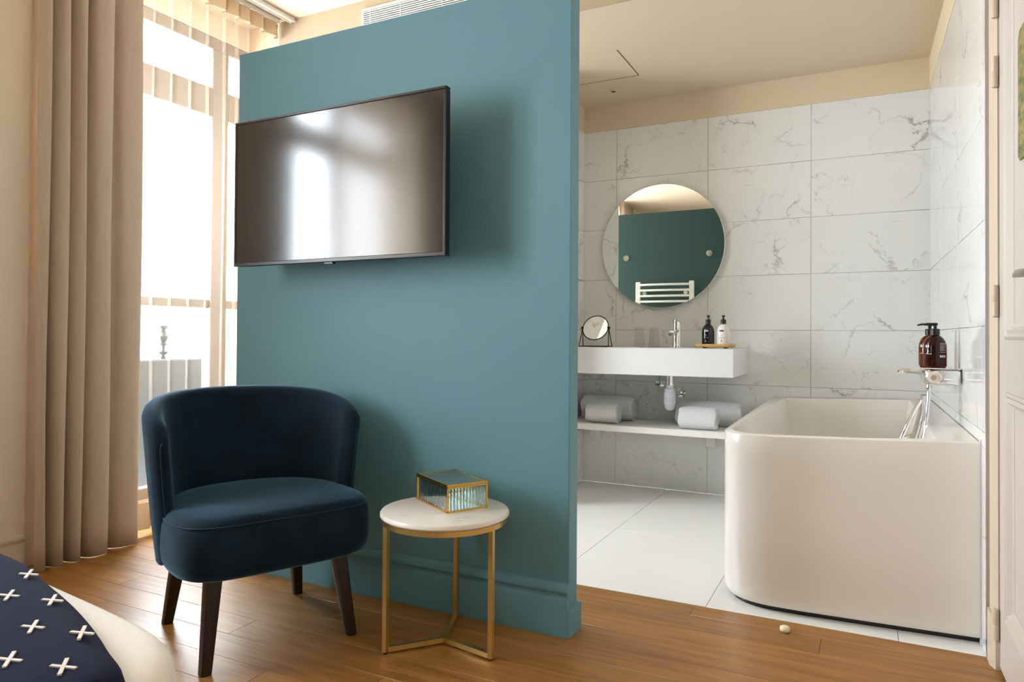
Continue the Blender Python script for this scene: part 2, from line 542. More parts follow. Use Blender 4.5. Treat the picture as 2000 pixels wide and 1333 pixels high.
def make_leafprint():
    m, t, p = nt('leaf_print')
    L = t.links.new
    tc = N(t, 'ShaderNodeTexCoord')
    mp = N(t, 'ShaderNodeMapping'); mp.inputs['Rotation'].default_value = (0.7, 0, 0); mp.inputs['Scale'].default_value = (1, 14, 40)
    L(tc.outputs['Object'], mp.inputs['Vector'])
    n = N(t, 'ShaderNodeTexNoise', i_Scale=1.2, i_Detail=5.0, i_Distortion=0.8)
    L(mp.outputs['Vector'], n.inputs['Vector'])
    cr = N(t, 'ShaderNodeValToRGB')
    e = cr.color_ramp.elements
    e[0].position = 0.34; e[0].color = srgb(82, 90, 64)
    e[1].position = 0.6; e[1].color = srgb(152, 138, 80)
    x = e.new(0.47); x.color = srgb(122, 120, 72)
    x = e.new(0.75); x.color = srgb(178, 168, 124)
    L(n.outputs['Fac'], cr.inputs['Fac']); L(cr.outputs['Color'], p.inputs['Base Color'])
    p.inputs['Roughness'].default_value = 0.6
    return m
leafprint = make_leafprint()

# ------------------------------------------------------------------ key dimensions (metres)
D = 4.4973            # back wall
XL = -1.72            # tiled stub wall of the bathroom
XR0 = 0.315           # right tiled wall at the back corner
SK = 0.0095           # its slight skew
TH = 0.3361           # tile height
ZT = 2.3708           # top of tiling
ZC = 2.87             # room ceiling
ZB = 2.5464           # bathroom ceiling
YB = 3.1377           # front of bathroom soffit
PY0, PY1 = 2.1546, 2.2280
PX0, PX1 = -2.4105, -0.8725
PH = 2.1886
TY = 2.6197           # oak / tile threshold
WX = -3.10            # face of left wall
Y_FRONT = -2.6

def xr(y): return XR0 + (D - y) * SK

# ------------------------------------------------------------------ floor: oak planks
fl = from_bm('floor', box(-3.6, 0.55, Y_FRONT, TY, -0.06, -0.016), subfloor)
tag(fl, 'warm oak plank floor of the bedroom', None, None, 'structure')
PW = 0.124
row0 = 1.53 - PW * 31
r = 0
rng = random.Random(3)
y = row0
while y < TY - 0.001:
    y1 = min(y + PW, TY)
    if y1 > Y_FRONT:
        x = -3.58 + rng.uniform(-1.1, 0.0)
        if abs(y - 1.778) < 0.03: x = -3.87
        while x < 0.5:
            ln = rng.uniform(1.15, 1.75)
            x0, x1 = max(x, -3.58), min(x + ln, 0.5)
            if x1 - x0 > 0.02:
                bm = box(x0 + 0.0004, x1 - 0.0004, y + 0.0004, y1 - 0.0004, -0.016, 0.0, 0.0009, 1)
                from_bm('plank', bm, oak, fl)
            x += ln
    y = y1

# passage floor behind the partition carries on in the white tiles
fb = from_bm('floor_bathroom', box(-3.6, 0.55, TY, D + 0.1, -0.06, -0.010), grout)
tag(fb, 'white tiled floor of the bathroom', None, None, 'structure')
xs = [-1.1406 + 0.618 * k for k in range(-4, 4)]
for i in range(len(xs) - 1):
    yy = TY
    for yb in (3.45, 4.6):
        ye = min(yb, D)
        x0, x1 = max(xs[i], -3.58), min(xs[i + 1], 0.5)
        from_bm('floor_tile', box(x0 + .001, x1 - .001, yy + .0008, ye - .0008, -0.010, 0.0, 0.0008, 1), floor_tile_m, fb)
        yy = ye

# ------------------------------------------------------------------ ceilings
c = from_bm('ceiling', box(-3.6, 0.6, Y_FRONT, YB + .02, ZC, ZC + 0.12), paint_ceil)
tag(c, 'cream painted bedroom ceiling', None, None, 'structure')
o = from_bm('wall_soffit', box(-3.17, 0.39, YB - .006, YB, ZB, ZC), mat('soffit_paint_dimmed', srgb(184, 165, 138), 0.75, var=0.015, vscale=2))  # separate sheet, its paint darkened to offset the strong window light here
tag(o, 'cream soffit face, darkened against window light, above the bathroom opening', None, None, 'structure')
c = from_bm('ceiling_bathroom', box(-3.6, 0.6, YB, D + 0.1, ZB, ZC + 0.1), paint_bath)
tag(c, 'lowered beige ceiling and soffit over the bathroom', None, None, 'structure')

# ------------------------------------------------------------------ back wall with marble tiles
wb = from_bm('wall_back', box(-3.6, 0.6, D + 0.009, D + 0.12, 0, ZB), grout)
tag(wb, 'back wall of the bathroom, marble tiles below beige paint', None, None, 'structure')
from_bm('wall_paint', box(-3.6, 0.6, D - 0.001, D + 0.0095, ZT, ZB), paint_bath, wb)
X3 = -0.2908
vx = [XL, X3 - 1.2, X3 - .6, X3, XR0 + .012]
vx = [XL - 0.02, X3 - 1.2, X3 - .6, X3, XR0 + .004]
zs = [0.0] + [ZT - TH * k for k in range(6, -1, -1)]
G = 0.0008
for i in range(len(vx) - 1):
    for j in range(len(zs) - 1):
        from_bm('wall_tile', box(vx[i] + G, vx[i + 1] - G, D, D + 0.0095, zs[j] + G, zs[j + 1] - G, 0.0008, 1), marble_tile, wb)

# ------------------------------------------------------------------ right bathroom wall (slightly skewed), origin at back corner
wr = from_bm('wall_right', box(0.0095, 0.12, -1.86, 0.1, 0, ZB), grout)
wr.location = (XR0, D, 0)
wr.rotation_euler = (0, 0, math.atan(SK))
tag(wr, 'polished marble tiled wall beside the bathtub', None, None, 'structure')
o = from_bm('wall_paint', box(-0.001, 0.0096, -1.86, 0.0, ZT, ZB), paint_bath, wr, world=False)
ye = [0, -.6, -1.2, -1.8, -1.872]
for i in range(len(ye) - 1):
    for j in range(len(zs) - 1):
        from_bm('wall_tile', box(0, 0.0095, ye[i + 1] + G, ye[i] - G, zs[j] + G, zs[j + 1] - G, 0.0008, 1), marble_tile, wr, world=False)
from_bm('edge_profile', box(0.0, 0.03, -1.888, -1.873, 0.0, ZB), nickel, wr, world=False)

# ------------------------------------------------------------------ stub wall on the bathroom's left
ws = from_bm('wall_bathroom_left', box(XL - 0.11, XL - 0.0095, 3.70, D + 0.01, 0, ZB), grout)
tag(ws, 'short tiled wall at the left end of the washbasin', None, None, 'structure')
from_bm('wall_paint', box(XL - 0.0096, XL - 0.001, 3.69, D, ZT, ZB), paint_bath, ws)
ys = [3.69, D - 0.6, D]
for i in range(2):
    for j in range(len(zs) - 1):
        from_bm('wall_tile', box(XL - .0095, XL, ys[i] + G, ys[i + 1] - G, zs[j] + G, zs[j + 1] - G, 0.0008, 1), marble_tile, ws)
for j in range(len(zs) - 1):
    from_bm('wall_tile', box(XL - .11, XL - .010, 3.69, 3.70, zs[j] + G, zs[j + 1] - G, 0.0008, 1), marble_tile, ws)

# ------------------------------------------------------------------ left wall with two window niches, front wall, right room wall
NA0, NA1 = 1.69, YB       # niche of window 1
NB0, NB1 = -0.78, 0.76    # niche of window 2
bm = bmesh.new()
for (y0, y1) in ((Y_FRONT, NB0), (NB1, NA0)):
    add_box(bm, -3.62, WX, y0, y1, 0, ZC)
add_box(bm, -3.62, -3.16, NA0, 1.84, 0, ZC)
for (y0, y1) in ((1.84, NA1), (NB0, NB1)):
    add_box(bm, -3.62, -3.42, y0, y1, 2.73, ZC)
    add_box(bm, -3.62, -3.44, y0, y1, 0, 0.10)
add_box(bm, -3.62, -3.17, YB, D + 0.1, 0, ZB)
wl = from_bm('wall_left', bm, paint_cream)
tag(wl, 'cream window wall on the left', None, None, 'structure')
wf = from_bm('wall_front', box(-3.62, 0.6, Y_FRONT - 0.1, Y_FRONT, 0, ZC), teal)  # unseen wall; its teal is chosen to cut bounced light
tag(wf, 'teal wall behind the bed', None, None, 'structure')
wrr = from_bm('wall_right_bedroom', box(0.398, 0.52, Y_FRONT, 2.61, 0, ZC), paint_cream)
tag(wrr, 'cream bedroom wall holding the panelled door', None, None, 'structure')
# wall above the bathtub wall end / over the soffit
bm = box(0.398, 0.52, 2.61, YB, ZB, ZC)
o = from_bm('wall_right_upper', bm, paint_cream); tag(o, 'cream strip of wall above the bathtub wall', None, None, 'structure')

# baseboard on the pier
def skirting_profile(h, t):
    return [(0, 0), (t, 0), (t, h * .74), (t * .8, h * .78), (t * .8, h * .82), (t * 1.05, h * .86), (t * 1.05, h * .93), (t * .7, h * .985), (t * .3, h), (0, h)]
bm = bmesh.new()
for (y0, y1) in ((NB1 + .02, NA0 - .006), (Y_FRONT, NB0 - .02)):
    prof = [(WX + a, b) for a, b in skirting_profile(0.155, 0.014)]
    add_prism(bm, prof, y0, y1, 'y')
o = from_bm('baseboard_left', bm, paint_trim, ang=30)
tag(o, 'cream moulded baseboard below the left wall', None, None, 'structure')

# ------------------------------------------------------------------ windows
def window(name, y0, y1, mull, label, zlow=.845):
    root = empty(name, (-3.5, (y0 + y1) / 2, 0), label, None, None, 0, 'structure')
    X0, X1 = -3.50, -3.425
    f = bmesh.new()
    add_box(f, X0, X1, y0, y1, 2.66, 2.73, .004, 1)
    add_box(f, X0, X1, y0, y0 + .07, .10, 2.66, .004, 1)
    add_box(f, X0, X1, y1 - .03, y1, .10, 2.66, .004, 1)
    from_bm('window_frame', f, bronze_frame, root, 30)
    yl, yr = y0 + .07, y1 - .03
    m_ = [yl] + [v for ab in mull for v in ab] + [yr]
    for (a, b) in mull:
        from_bm('mullion', box(X0, X1, a, b, .10, 2.66, .004, 1), bronze_frame, root, 30)
    for k in range(0, len(m_), 2):
        a, b = m_[k], m_[k + 1]
        from_bm('transom', box(X0, X1, a, b, 2.26, 2.43, .004, 1), bronze_frame, root, 30)
        from_bm('glazing_bar', box(X0 + .01, X1 - .01, a, b, 1.135, 1.185, .004, 1), bronze_frame, root, 30)
        if zlow > .5:
            from_bm('bottom_panel', box(X0 + .01, X1 - .01, a, b, .10, .845, .004, 1), bronze_frame, root, 30)
        else:
            from_bm('bottom_rail', box(X0 + .01, X1 - .01, a, b, .10, zlow, .004, 1), bronze_frame, root, 30)
        for (z0, z1) in ((zlow, 1.135), (1.185, 2.26), (2.43, 2.66)):
            from_bm('pane', box(-3.470, -3.464, a, b, z0, z1), pane_glass, root)
    return root
window('window_1', 1.842, NA1 - .002, [(2.87, 2.985)], 'tall bright window behind the sheer curtain', .16)
window('window_2', NB0 + .002, NB1 - .002, [(-0.07, 0.05)], 'second tall window seen reflected in the television')

# balcony parapet and finial outside
bp = from_bm('balcony_parapet', box(-4.04, -3.90, 1.2, 6.4, -1.2, 0.823, .01, 1), parapet_m)
tag(bp, 'grey balcony parapet outside behind the sheer curtain', 'parapet')
bf = from_bm('balcony_finial', lathe([(.035, 0), (.02, .015), (.012, .03), (.05, .05), (.05, .06), (.014, .07), (.014, .10), (.055, .11), (.055, .12), (.016, .13), (.03, .15), (.048, .18), (.03, .215), (.012, .23), (.04, .245), (.052, .262), (.04, .275), (.0, .285)], (0, 0, 0), 20), black_metal)
bf.location = (-3.97, 2.972, 0.823)
bf.scale = (.8, .8, .8)
tag(bf, 'dark turned finial on the balcony outside the window', 'finial')

# ------------------------------------------------------------------ curtains
def curtain_sheet(ys_, xs_, z0, z1, amp_top, nz, thick, topfix=None, seed=0):
    """path (ys_, xs_) extruded vertically; folds relax a little towards the hem"""
    rg = random.Random(seed)
    n = len(ys_)
    ph = [rg.uniform(-1, 1) for _ in range(n)]
    bm = bmesh.new()
    mid = sum(xs_) / n
    rows = []
    for j in range(nz + 1):
        t = j / nz
        z = z0 + (z1 - z0) * t
        row = []
        for i in range(n):
            k = amp_top + (1 - amp_top) * (1 - t) ** 0.6
            dx = (xs_[i] - mid) * k
            dy = 0.006 * math.sin(3.1 * t + ys_[i] * 9) * (1 - t) + 0.004 * math.sin(7 * t + i * .21)
            row.append(bm.verts.new((mid + dx, ys_[i] + dy, z)))
        rows.append(row)
    for a, b in zip(rows[:-1], rows[1:]):
        for i in range(n - 1):
            bm.faces.new((a[i], a[i + 1], b[i + 1], b[i]))
    return bm

def folds(knots, n=10):
    pts = spline([(x, y_, 0) for (y_, x) in knots], False, n)
    return [p.y for p in pts], [p.x for p in pts]

def solid(o, t):
    md = o.modifiers.new('thickness', 'SOLIDIFY'); md.thickness = t; md.offset = 0

# drape: folds read off the photograph, left edge to right edge
kn = [(1.700, -3.055), (1.715, -3.035), (1.735, -3.035), (1.752, -3.075), (1.758, -3.115), (1.766, -3.075), (1.785, -3.032), (1.81, -3.03), (1.825, -3.06),
      (1.832, -3.115), (1.845, -3.07), (1.862, -3.036), (1.885, -3.03), (1.90, -3.065), (1.906, -3.12), (1.918, -3.075), (1.94, -3.034), (1.985, -3.025),
      (2.012, -3.05), (2.02, -3.11), (2.045, -3.10), (2.07, -3.065), (2.10, -3.05), (2.14, -3.045), (2.165, -3.06), (2.172, -3.10)]
ys_, xs_ = folds(kn, 7)
rt = empty('drape_curtain', (-3.06, 1.93, 0.0), 'heavy taupe drape hanging beside the sheer curtain', 'curtain')
bm = curtain_sheet(ys_, xs_, 0.003, 2.845, 0.85, 26, 0.003, seed=2)
o = from_bm('drape_panel', bm, drape_m, rt, 80); solid(o, 0.003)

# sheer
def sheer(name, y0, y1, X, pitch, label, seed, top=2.845, m=None):
    rg = random.Random(seed)
    kn = []
    y = y0
    while y < y1:
        p = pitch * rg.uniform(.75, 1.3)
        kn += [(y, X + .004), (y + p * .52, X + .012), (y + p * .60, X - .018), (y + p * .74, X - .028), (y + p * .66, X - .006) if False else (y + p * .80, X - .006)]
        y += p
    ys_, xs_ = folds(kn, 5)
    rt = empty(name, (X, (y0 + y1) / 2, 0), label, 'curtain')
    bm = curtain_sheet(ys_, xs_, 0.16, top - .085, 1.0, 10, 0.001, seed=seed)
    from_bm('sheer_panel', bm, m or sheer_m, rt, 80)
    bm = curtain_sheet(ys_, xs_, 0.03, 0.16, 1.0, 2, 0.001, seed=seed)
    o = from_bm('sheer_hem', bm, sheer_tape, rt, 80)
    bm = curtain_sheet(ys_, xs_, top - .085, top, 1.0, 2, 0.001, seed=seed)
    o = from_bm('header_tape', bm, sheer_tape, rt, 80)
    return rt
sheer('sheer_curtain', 2.13, 3.06, -3.145, 0.088, 'sheer white curtain glowing in front of the tall window', 5)
sheer('sheer_curtain', -0.62, 0.26, -3.145, 0.088, 'sheer curtain at the second window, seen in the television reflection', 9, m=sheer_dense)
# second drape
kn2 = []
y = -0.98
rg = random.Random(4)
while y < -0.56:
    p = rg.uniform(.06, .09)
    kn2 += [(y, -3.03), (y + p * .45, -3.025), (y + p * .6, -3.10), (y + p * .8, -3.08)]
    y += p
ys_, xs_ = folds(kn2, 5)
rt = empty('drape_curtain', (-3.06, -.77, 0), 'taupe drape at the far edge of the reflected second window', 'curtain')
o = from_bm('drape_panel', curtain_sheet(ys_, xs_, 0.012, 2.845, .85, 12, .003), drape_m, rt, 80); solid(o, .003)

# tracks on the ceiling
def track(x, y0, y1, label, w_=0.03):
    rt = empty('curtain_track', (x, (y0 + y1) / 2, ZC), label, 'curtain track')
    from_bm('rail', box(x - w_ / 2, x + w_ / 2, y0, y1, ZC - .022, ZC - .0005, .003, 1), white_satin, rt, 30)
    for s in (-1, 1):
        from_bm('rail_lip', box(x + s * w_ / 2 - .003, x + s * w_ / 2 + .003, y0, y1, ZC - .028, ZC - .014), white_satin, rt, 30)
    return rt
track(-3.052, NB0, 3.125, 'outer white ceiling track that carries the taupe drape')
track(-3.145, NB0, 3.10, 'inner white ceiling track that carries the sheer curtain')

# ------------------------------------------------------------------ air vent on soffit
vg = empty('vent_grille', (-1.9, YB, 2.70), 'white slatted air vent on the soffit above the teal wall', 'vent')
vx0, vx1, vz0, vz1 = -2.535, -1.30, 2.60, 2.815
f = bmesh.new()
add_box(f, vx0, vx1, YB - .018, YB - .0065, vz1 - .012, vz1)
add_box(f, vx0, vx1, YB - .018, YB - .0065, vz0, vz0 + .012)
add_box(f, vx0, vx0 + .012, YB - .018, YB - .0065, vz0 + .012, vz1 - .012)
add_box(f, vx1 - .012, vx1, YB - .018, YB - .0065, vz0 + .012, vz1 - .012)
from_bm('grille_frame', f, white_satin, vg, 30)
from_bm('duct_backing', box(vx0 + .012, vx1 - .012, YB - .009, YB - .0066, vz0 + .012, vz1 - .012), dark_void, vg)
z = vz1 - .017
while z > vz0 + .02:
    from_bm('slat', prism([(YB - .018, z), (YB - .012, z - .0005), (YB - .012, z - .005), (YB - .018, z - .0048)], vx0 + .012, vx1 - .012, 'x'), white_satin, vg, 30)
    z -= .0118
for x in (vx0 + .06, -2.27, -2.0, -1.73, -1.45):
    from_bm('divider', box(x - .0015, x + .0015, YB - .0175, YB - .010, vz0 + .012, vz1 - .012), white_satin, vg)

# ------------------------------------------------------------------ teal partition
wp = from_bm('wall_partition', box(PX0, PX1, PY0, PY1, 0, PH, .002, 1), teal)
tag(wp, 'freestanding teal partition wall', None, None, 'structure')
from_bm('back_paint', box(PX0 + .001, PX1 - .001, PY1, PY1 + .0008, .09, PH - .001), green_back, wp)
prof = [(0, 0), (-.020, 0), (-.020, .118), (-.018, .124), (-.014, .128), (-.014, .136), (-.017, .140), (-.0215, .147), (-.0215, .156), (-.017, .164), (-.010, .170), (-.004, .173), (0, .173)]
bm = prism([(PY0 + a, b) for a, b in prof], PX0 - .004, PX1 + .002, 'x')
add_box(bm, PX1, PX1 + .012, PY0 - .019, PY1 + .002, 0, .0895, .001, 1)
add_box(bm, PX0, PX1 + .012, PY1, PY1 + .013, 0, .09, .001, 1)
o = from_bm('baseboard_partition', bm, teal, ang=30)
tag(o, 'moulded teal baseboard along the partition', None, None, 'structure')

# ------------------------------------------------------------------ television
TVX0, TVX1, TVZ0, TVZ1, TVY = -2.236, -1.250, 1.252, 1.823, 1.98
tv = empty('television', (-1.743, 2.06, 1.54), 'flat black television mounted on the teal wall', 'television')
bz = .011
f = bmesh.new()
add_box(f, TVX0, TVX1, TVY, TVY + .028, TVZ1 - bz, TVZ1, .002, 1)
add_box(f, TVX0, TVX1, TVY, TVY + .028, TVZ0, TVZ0 + bz + .004, .002, 1)
add_box(f, TVX0, TVX0 + bz, TVY, TVY + .028, TVZ0 + bz, TVZ1 - bz, .002, 1)
add_box(f, TVX1 - bz, TVX1, TVY, TVY + .028, TVZ0 + bz, TVZ1 - bz, .002, 1)
from_bm('bezel', f, black_plastic, tv, 30)
from_bm('screen', box(TVX0 + bz, TVX1 - bz, TVY + .003, TVY + .012, TVZ0 + bz + .004, TVZ1 - bz), screen_m, tv)
from_bm('back_cover', box(TVX0 + .012, TVX1 - .012, TVY + .0125, TVY + .045, TVZ0 + .012, TVZ1 - .012, .008, 2), black_plastic, tv, 30)
from_bm('electronics_housing', box(TVX0 + .16, TVX1 - .16, TVY + .0455, TVY + .078, TVZ0 + .03, TVZ1 - .2, .012, 2), black_plastic, tv, 30)
a = from_bm('wall_bracket', box(-1.95, -1.53, TVY + .0785, TVY + .10, 1.42, 1.62, .003, 1), black_metal, tv, 30)
from_bm('bracket_arm', box(-1.80, -1.68, TVY + .10, PY0 - .0005, 1.46, 1.58, .003, 1), black_metal, a, 30)
from_bm('logo_tab', box(-1.775, -1.735, TVY + .004, TVY + .02, TVZ0 - .007, TVZ0, .001, 1), black_plastic, tv, 30)

# ------------------------------------------------------------------ armchair
def chair():
    th = math.atan2(0.908, 0.42)
    rt = empty('armchair', (-1.822, 1.73, 0), 'dark navy velvet tub armchair with tapered dark legs', 'armchair', rz=th)
    half = [(0, -.292), (.14, -.291), (.235, -.276), (.295, -.225), (.313, -.12), (.306, .01), (.268, .13), (.19, .215), (.09, .255), (0, .265)]
    pts = half + [(-x, y) for (x, y) in reversed(half[1:-1])]
    out = spline([(x, y, 0) for x, y in pts], True, 5)
    def ring(s, z, dz=0.0):
        return [Vector((p.x * s, p.y * s, z + dz * (p.y))) for p in out]
    prof = [(.0, .265), (.80, .265), (.90, .268), (.955, .278), (.985, .298), (1.0, .332), (1.0, .375), (.993, .408), (.982, .424), (.972, .428), (.966, .436), (.94, .447), (.88, .455), (.7, .464), (.4, .470), (.0, .472)]
    bm = loft([ring(max(s, .001), z) for s, z in prof], True, True)
    seat = from_bm('seat_cushion', bm, velvet, rt, 60, world=False)
    bm = tube([(p.x * .979, p.y * .979, .4285) for p in out], .0028, 6, True)
    from_bm('piping', bm, velvet, seat, 60, world=False)
    # back shell: stations along a U path
    ns = 49
    rings = []
    pipe = []
    for i in range(ns):
        u = -1 + 2 * i / (ns - 1)
        s = abs(u)
        # angle from back, with forward straight tail
        ang = u * math.radians(100)
        cx, cy = math.sin(ang), math.cos(ang)
        if cy < 0: cy *= 1.15
        H = .795 - .030 * s ** 2 - .075 * s ** 5
        endr = 1.0
        if s > .93:
            q = (s - .93) / .07
            endr = math.sqrt(max(0.0, 1 - q * q))
        H -= (1 - endr) * .035
        zb = .280 + .02 * (1 - endr)
        T = .062 * (.28 + .72 * endr)
        rg_ = []
        nv = 9
        def rad(z, off):
            k = (z - .26) / .54
            rx = .276 + .048 * min(1, k * 1.15) ** .8
            ry = .262 + .058 * k
            return (rx + off, ry + off)
        # outer going up, rounded top, inner going down
        prof_ = []
        for j in range(nv):
            prof_.append((zb + (H - .03 - zb) * j / (nv - 1), T / 2))
        for j in range(1, 6):
            a_ = math.pi * j / 6
            prof_.append((H - .03 + .03 * math.sin(a_), T / 2 * math.cos(a_)))
        for j in range(nv):
            prof_.append((H - .03 + (zb - H + .03) * j / (nv - 1), -T / 2))
        for (z, off) in prof_:
            rx, ry = rad(z, off)
            rg_.append(Vector((rx * cx, ry * cy - .01, z)))
        rings.append(rg_)
        rx, ry = rad(H - .03, T / 2 + .001)
    bm = loft(rings, True, True)
    back = from_bm('backrest', bm, velvet, rt, 60, world=False)
    for e in (0, -1):
        rg_ = rings[e]
        mid = len(rg_) // 2
        pts_ = [rg_[k] + Vector((0, -.002, 0)) for k in range(0, 12)]
        from_bm('piping', tube(pts_, .003, 6), velvet, back, 60, world=False)
    for sx in (-1, 1):
        for sy in (-1, 1):
            b0 = Vector((sx * .228, sy * .231, 0)); t0 = Vector((sx * .196, sy * .188, .276))
            bm = bmesh.new()
            d = t0 - b0
            R_ = []
            for (p, hw) in ((b0, .0165), (b0 + d * .02, .0175), (t0, .0265)):
                sq = []
                for k in range(16):
                    a_ = 2 * math.pi * k / 16
                    ca, sa = math.cos(a_), math.sin(a_)
                    m_ = (abs(ca) ** 4 + abs(sa) ** 4) ** (-.25)
                    sq.append(Vector((p.x + hw * m_ * ca, p.y + hw * m_ * sa, p.z)))
                R_.append(sq)
            bm = loft(R_)
            from_bm('leg', bm, legwood, rt, 40, world=False)
    return rt
chair()

# ------------------------------------------------------------------ side table + glass box
tcx, tcy = -1.2057, 1.9218
st = empty('side_table', (tcx, tcy, 0), 'round white marble side table on thin brass legs', 'side table')
from_bm('table_top', lathe([(0, .410), (.198, .410), (.203, .413), (.206, .417), (.206, .424), (.203, .4285), (.199, .430), (0, .430)], (tcx, tcy, 0), 72), marble_top, st, 35)
from_bm('rim_ring', lathe([(.190, .394), (.199, .394), (.199, .4098), (.190, .4098), (.190, .394)], (tcx, tcy, 0), 72), brass, st, 35)
for a in (110, 230, 350):
    ca, sa = math.cos(math.radians(a)), math.sin(math.radians(a))
    px, py = tcx + .1905 * ca, tcy + .1905 * sa
    lg = from_bm('leg', tube([(px, py, .006), (px, py, .394)], .0075, square=True), brass, st, 20)
    from_bm('base_bar', tube([(tcx, tcy, .0135), (tcx + .183 * ca, tcy + .183 * sa, .0135)], .0075, square=True), brass, st, 20)
    from_bm('foot_pad', lathe([(.006, 0), (.006, .006)], (px, py, 0), 10), black_plastic, lg, 30)

def glass_box():
    ang = math.atan2(.1187, -.197)
    L_, W_, H_ = .230, .147, .088
    rt = empty('glass_box', (-1.1676, 1.8717, .430), 'ribbed glass trinket box with gold edges on the side table', 'box', rz=ang)
    # local x: along long side away from the near corner, local -y: along short side
    e = .0028
    def bar(p, q, nm='frame_edge'):
        from_bm(nm, tube([p, q], e, square=True), gold, rt, 20, world=False)
    xs2, ys2, zs2 = (e, L_ - e), (-e, -W_ + e), (e, H_ - .010)
    for x in xs2:
        for y_ in ys2:
            bar((x, y_, 0), (x, y_, H_ - .007))
    for z in zs2:
        for y_ in ys2: bar((0, y_, z), (L_, y_, z))
        for x in xs2: bar((x, 0, z), (x, -W_, z))
    lid = from_bm('lid', box(.004, L_ - .004, -W_ + .004, -.004, H_ - .0042, H_ - .0012), frosted, rt, world=False)
    zl = H_ - .003
    for y_ in ys2: from_bm('lid_edge', tube([(0, y_, zl), (L_, y_, zl)], .003, square=True), gold, lid, 20, world=False)
    for x in xs2: from_bm('lid_edge', tube([(x, 0, zl), (x, -W_, zl)], .003, square=True), gold, lid, 20, world=False)
    def ribbed(n0, n1, fn, nm='ribbed_pane'):
        nrib = int(round((n1 - n0) / .0112))
        poly = []
        for k in range(nrib * 8 + 1):
            t = n0 + (n1 - n0) * k / (nrib * 8)
            poly.append((t, -.0030 * abs(math.sin(math.pi * (k / 8)))))
        bm = bmesh.new()
        top = [bm.verts.new(fn(t, d, H_ - .012)) for t, d in poly]
        bot = [bm.verts.new(fn(t, d, .006)) for t, d in poly]
        tb = [bm.verts.new(fn(t, .0015, H_ - .012)) for t, d in poly]
        bb = [bm.verts.new(fn(t, .0015, .006)) for t, d in poly]
        for k in range(len(poly) - 1):
            bm.faces.new((top[k], top[k + 1], bot[k + 1], bot[k]))
            bm.faces.new((tb[k], tb[k + 1], bb[k + 1], bb[k]))
        from_bm(nm, bm, ribbed_clear, rt, 80, world=False)
    ribbed(.006, L_ - .006, lambda t, d, z: (t, -.003 - d, z))
    ribbed(.006, L_ - .006, lambda t, d, z: (t, -W_ + .003 + d, z))
    ribbed(.006, W_ - .006, lambda t, d, z: (.003 + d, -t, z))
    ribbed(.006, W_ - .006, lambda t, d, z: (L_ - .003 - d, -t, z))
    from_bm('base_pane', box(.005, L_ - .005, -W_ + .005, -.005, .001, .003), white_gloss, rt, world=False)
ribbed_clear = solid_glass('ribbed_clear_glass', srgb(228, 242, 242), 0.03, 1.35)
frosted = solid_glass('frosted_lid_glass', srgb(205, 228, 228), 0.35, 1.4)
glass_box()

# ------------------------------------------------------------------ bed and throw
out = spline([(-2.55, .93, 0), (-2.1, .905, 0), (-1.69, .874, 0), (-1.42, .845, 0), (-1.095, .800, 0), (-.985, .762, 0), (-.912, .698, 0), (-.872, .61, 0), (-.852, .48, 0), (-.845, .2, 0), (-.81, -.4, 0), (-.81, -1.2, 0), (-.84, -1.95, 0), (-1.1, -2.08, 0), (-2.3, -2.08, 0), (-2.53, -1.9, 0), (-2.6, -.6, 0), (-2.62, .6, 0), (-2.6, .85, 0)], True, 12)
ccx = Vector((-1.7, -.55, 0))
def inset(pts, d, ccx=ccx):
    n = len(pts)
    res = []
    for i, p in enumerate(pts):
        t_ = (pts[(i + 1) % n] - pts[i - 1]).normalized()
        nrm = Vector((t_.y, -t_.x, 0))
        if (p + nrm * .01 - ccx).length > (p - ccx).length: nrm = -nrm
        res.append(p + nrm * d)
    return res
out = inset(out, -.003)
bed = empty('bed', (-1.7, -.6, 0), 'bed corner in white linen at the lower left', 'bed')
R_ = []
for (d, z) in ((.05, .13), (.035, .2), (.02, .3), (.006, .37), (0, .43), (.001, .455), (.006, .474), (.016, .488), (.03, .496), (.05, .4995), (.08, .5005), (.16, .503)):
    R_.append([Vector((p.x, p.y, z)) for p in inset(out, d)])
from_bm('duvet', loft(R_, True, True), linen, bed, 60)
from_bm('bed_base', prism([(p.x, p.y) for p in inset(out, .12)], .06, .129), legwood, bed, 40)
for (x, y_) in ((-1.15, .5), (-2.35, .55), (-1.1, -1.8), (-2.3, -1.8)):
    from_bm('bed_leg', lathe([(.025, 0), (.03, .06)], (x, y_, 0), 14), legwood, bed, 40)

tout = spline([(-2.45, .83, 0), (-1.9, .835, 0), (-1.53, .812, 0), (-1.365, .772, 0), (-1.167, .7145, 0), (-.9925, .649, 0), (-.875, .588, 0), (-.855, .45, 0), (-.86, .2, 0), (-.88, -.1, 0), (-1.1, -.16, 0), (-2.3, -.1, 0), (-2.5, 0, 0), (-2.52, .5, 0)], True, 7)
TC = Vector((-1.65, .35, 0))
tout = inset(tout, -.010, TC)
th_ = empty('bed_throw', (-1.6, .3, .503), 'navy throw with ivory cross stitches spread over the bed', 'blanket')
R_ = []
def rip(p, a):
    return a * (math.sin(p.x * 9 + p.y * 4) + math.sin(p.x * 4 - p.y * 11)) * .5
for (d, z) in ((.03, .5035), (.012, .505), (.0, .513), (.004, .527), (.016, .539), (.042, .5465)):
    R_.append([Vector((p.x, p.y, z)) for p in inset(tout, d, TC)])
from_bm('throw_fabric', loft(R_, True, True), throw_m, th_, 60)
def inside(x, y_, poly):
    c_ = False
    n = len(poly)
    for i in range(n):
        p, q = poly[i], poly[i - 1]
        if (p.y > y_) != (q.y > y_) and x < (q.x - p.x) * (y_ - p.y) / (q.y - p.y) + p.x:
            c_ = not c_
    return c_
bm = bmesh.new()
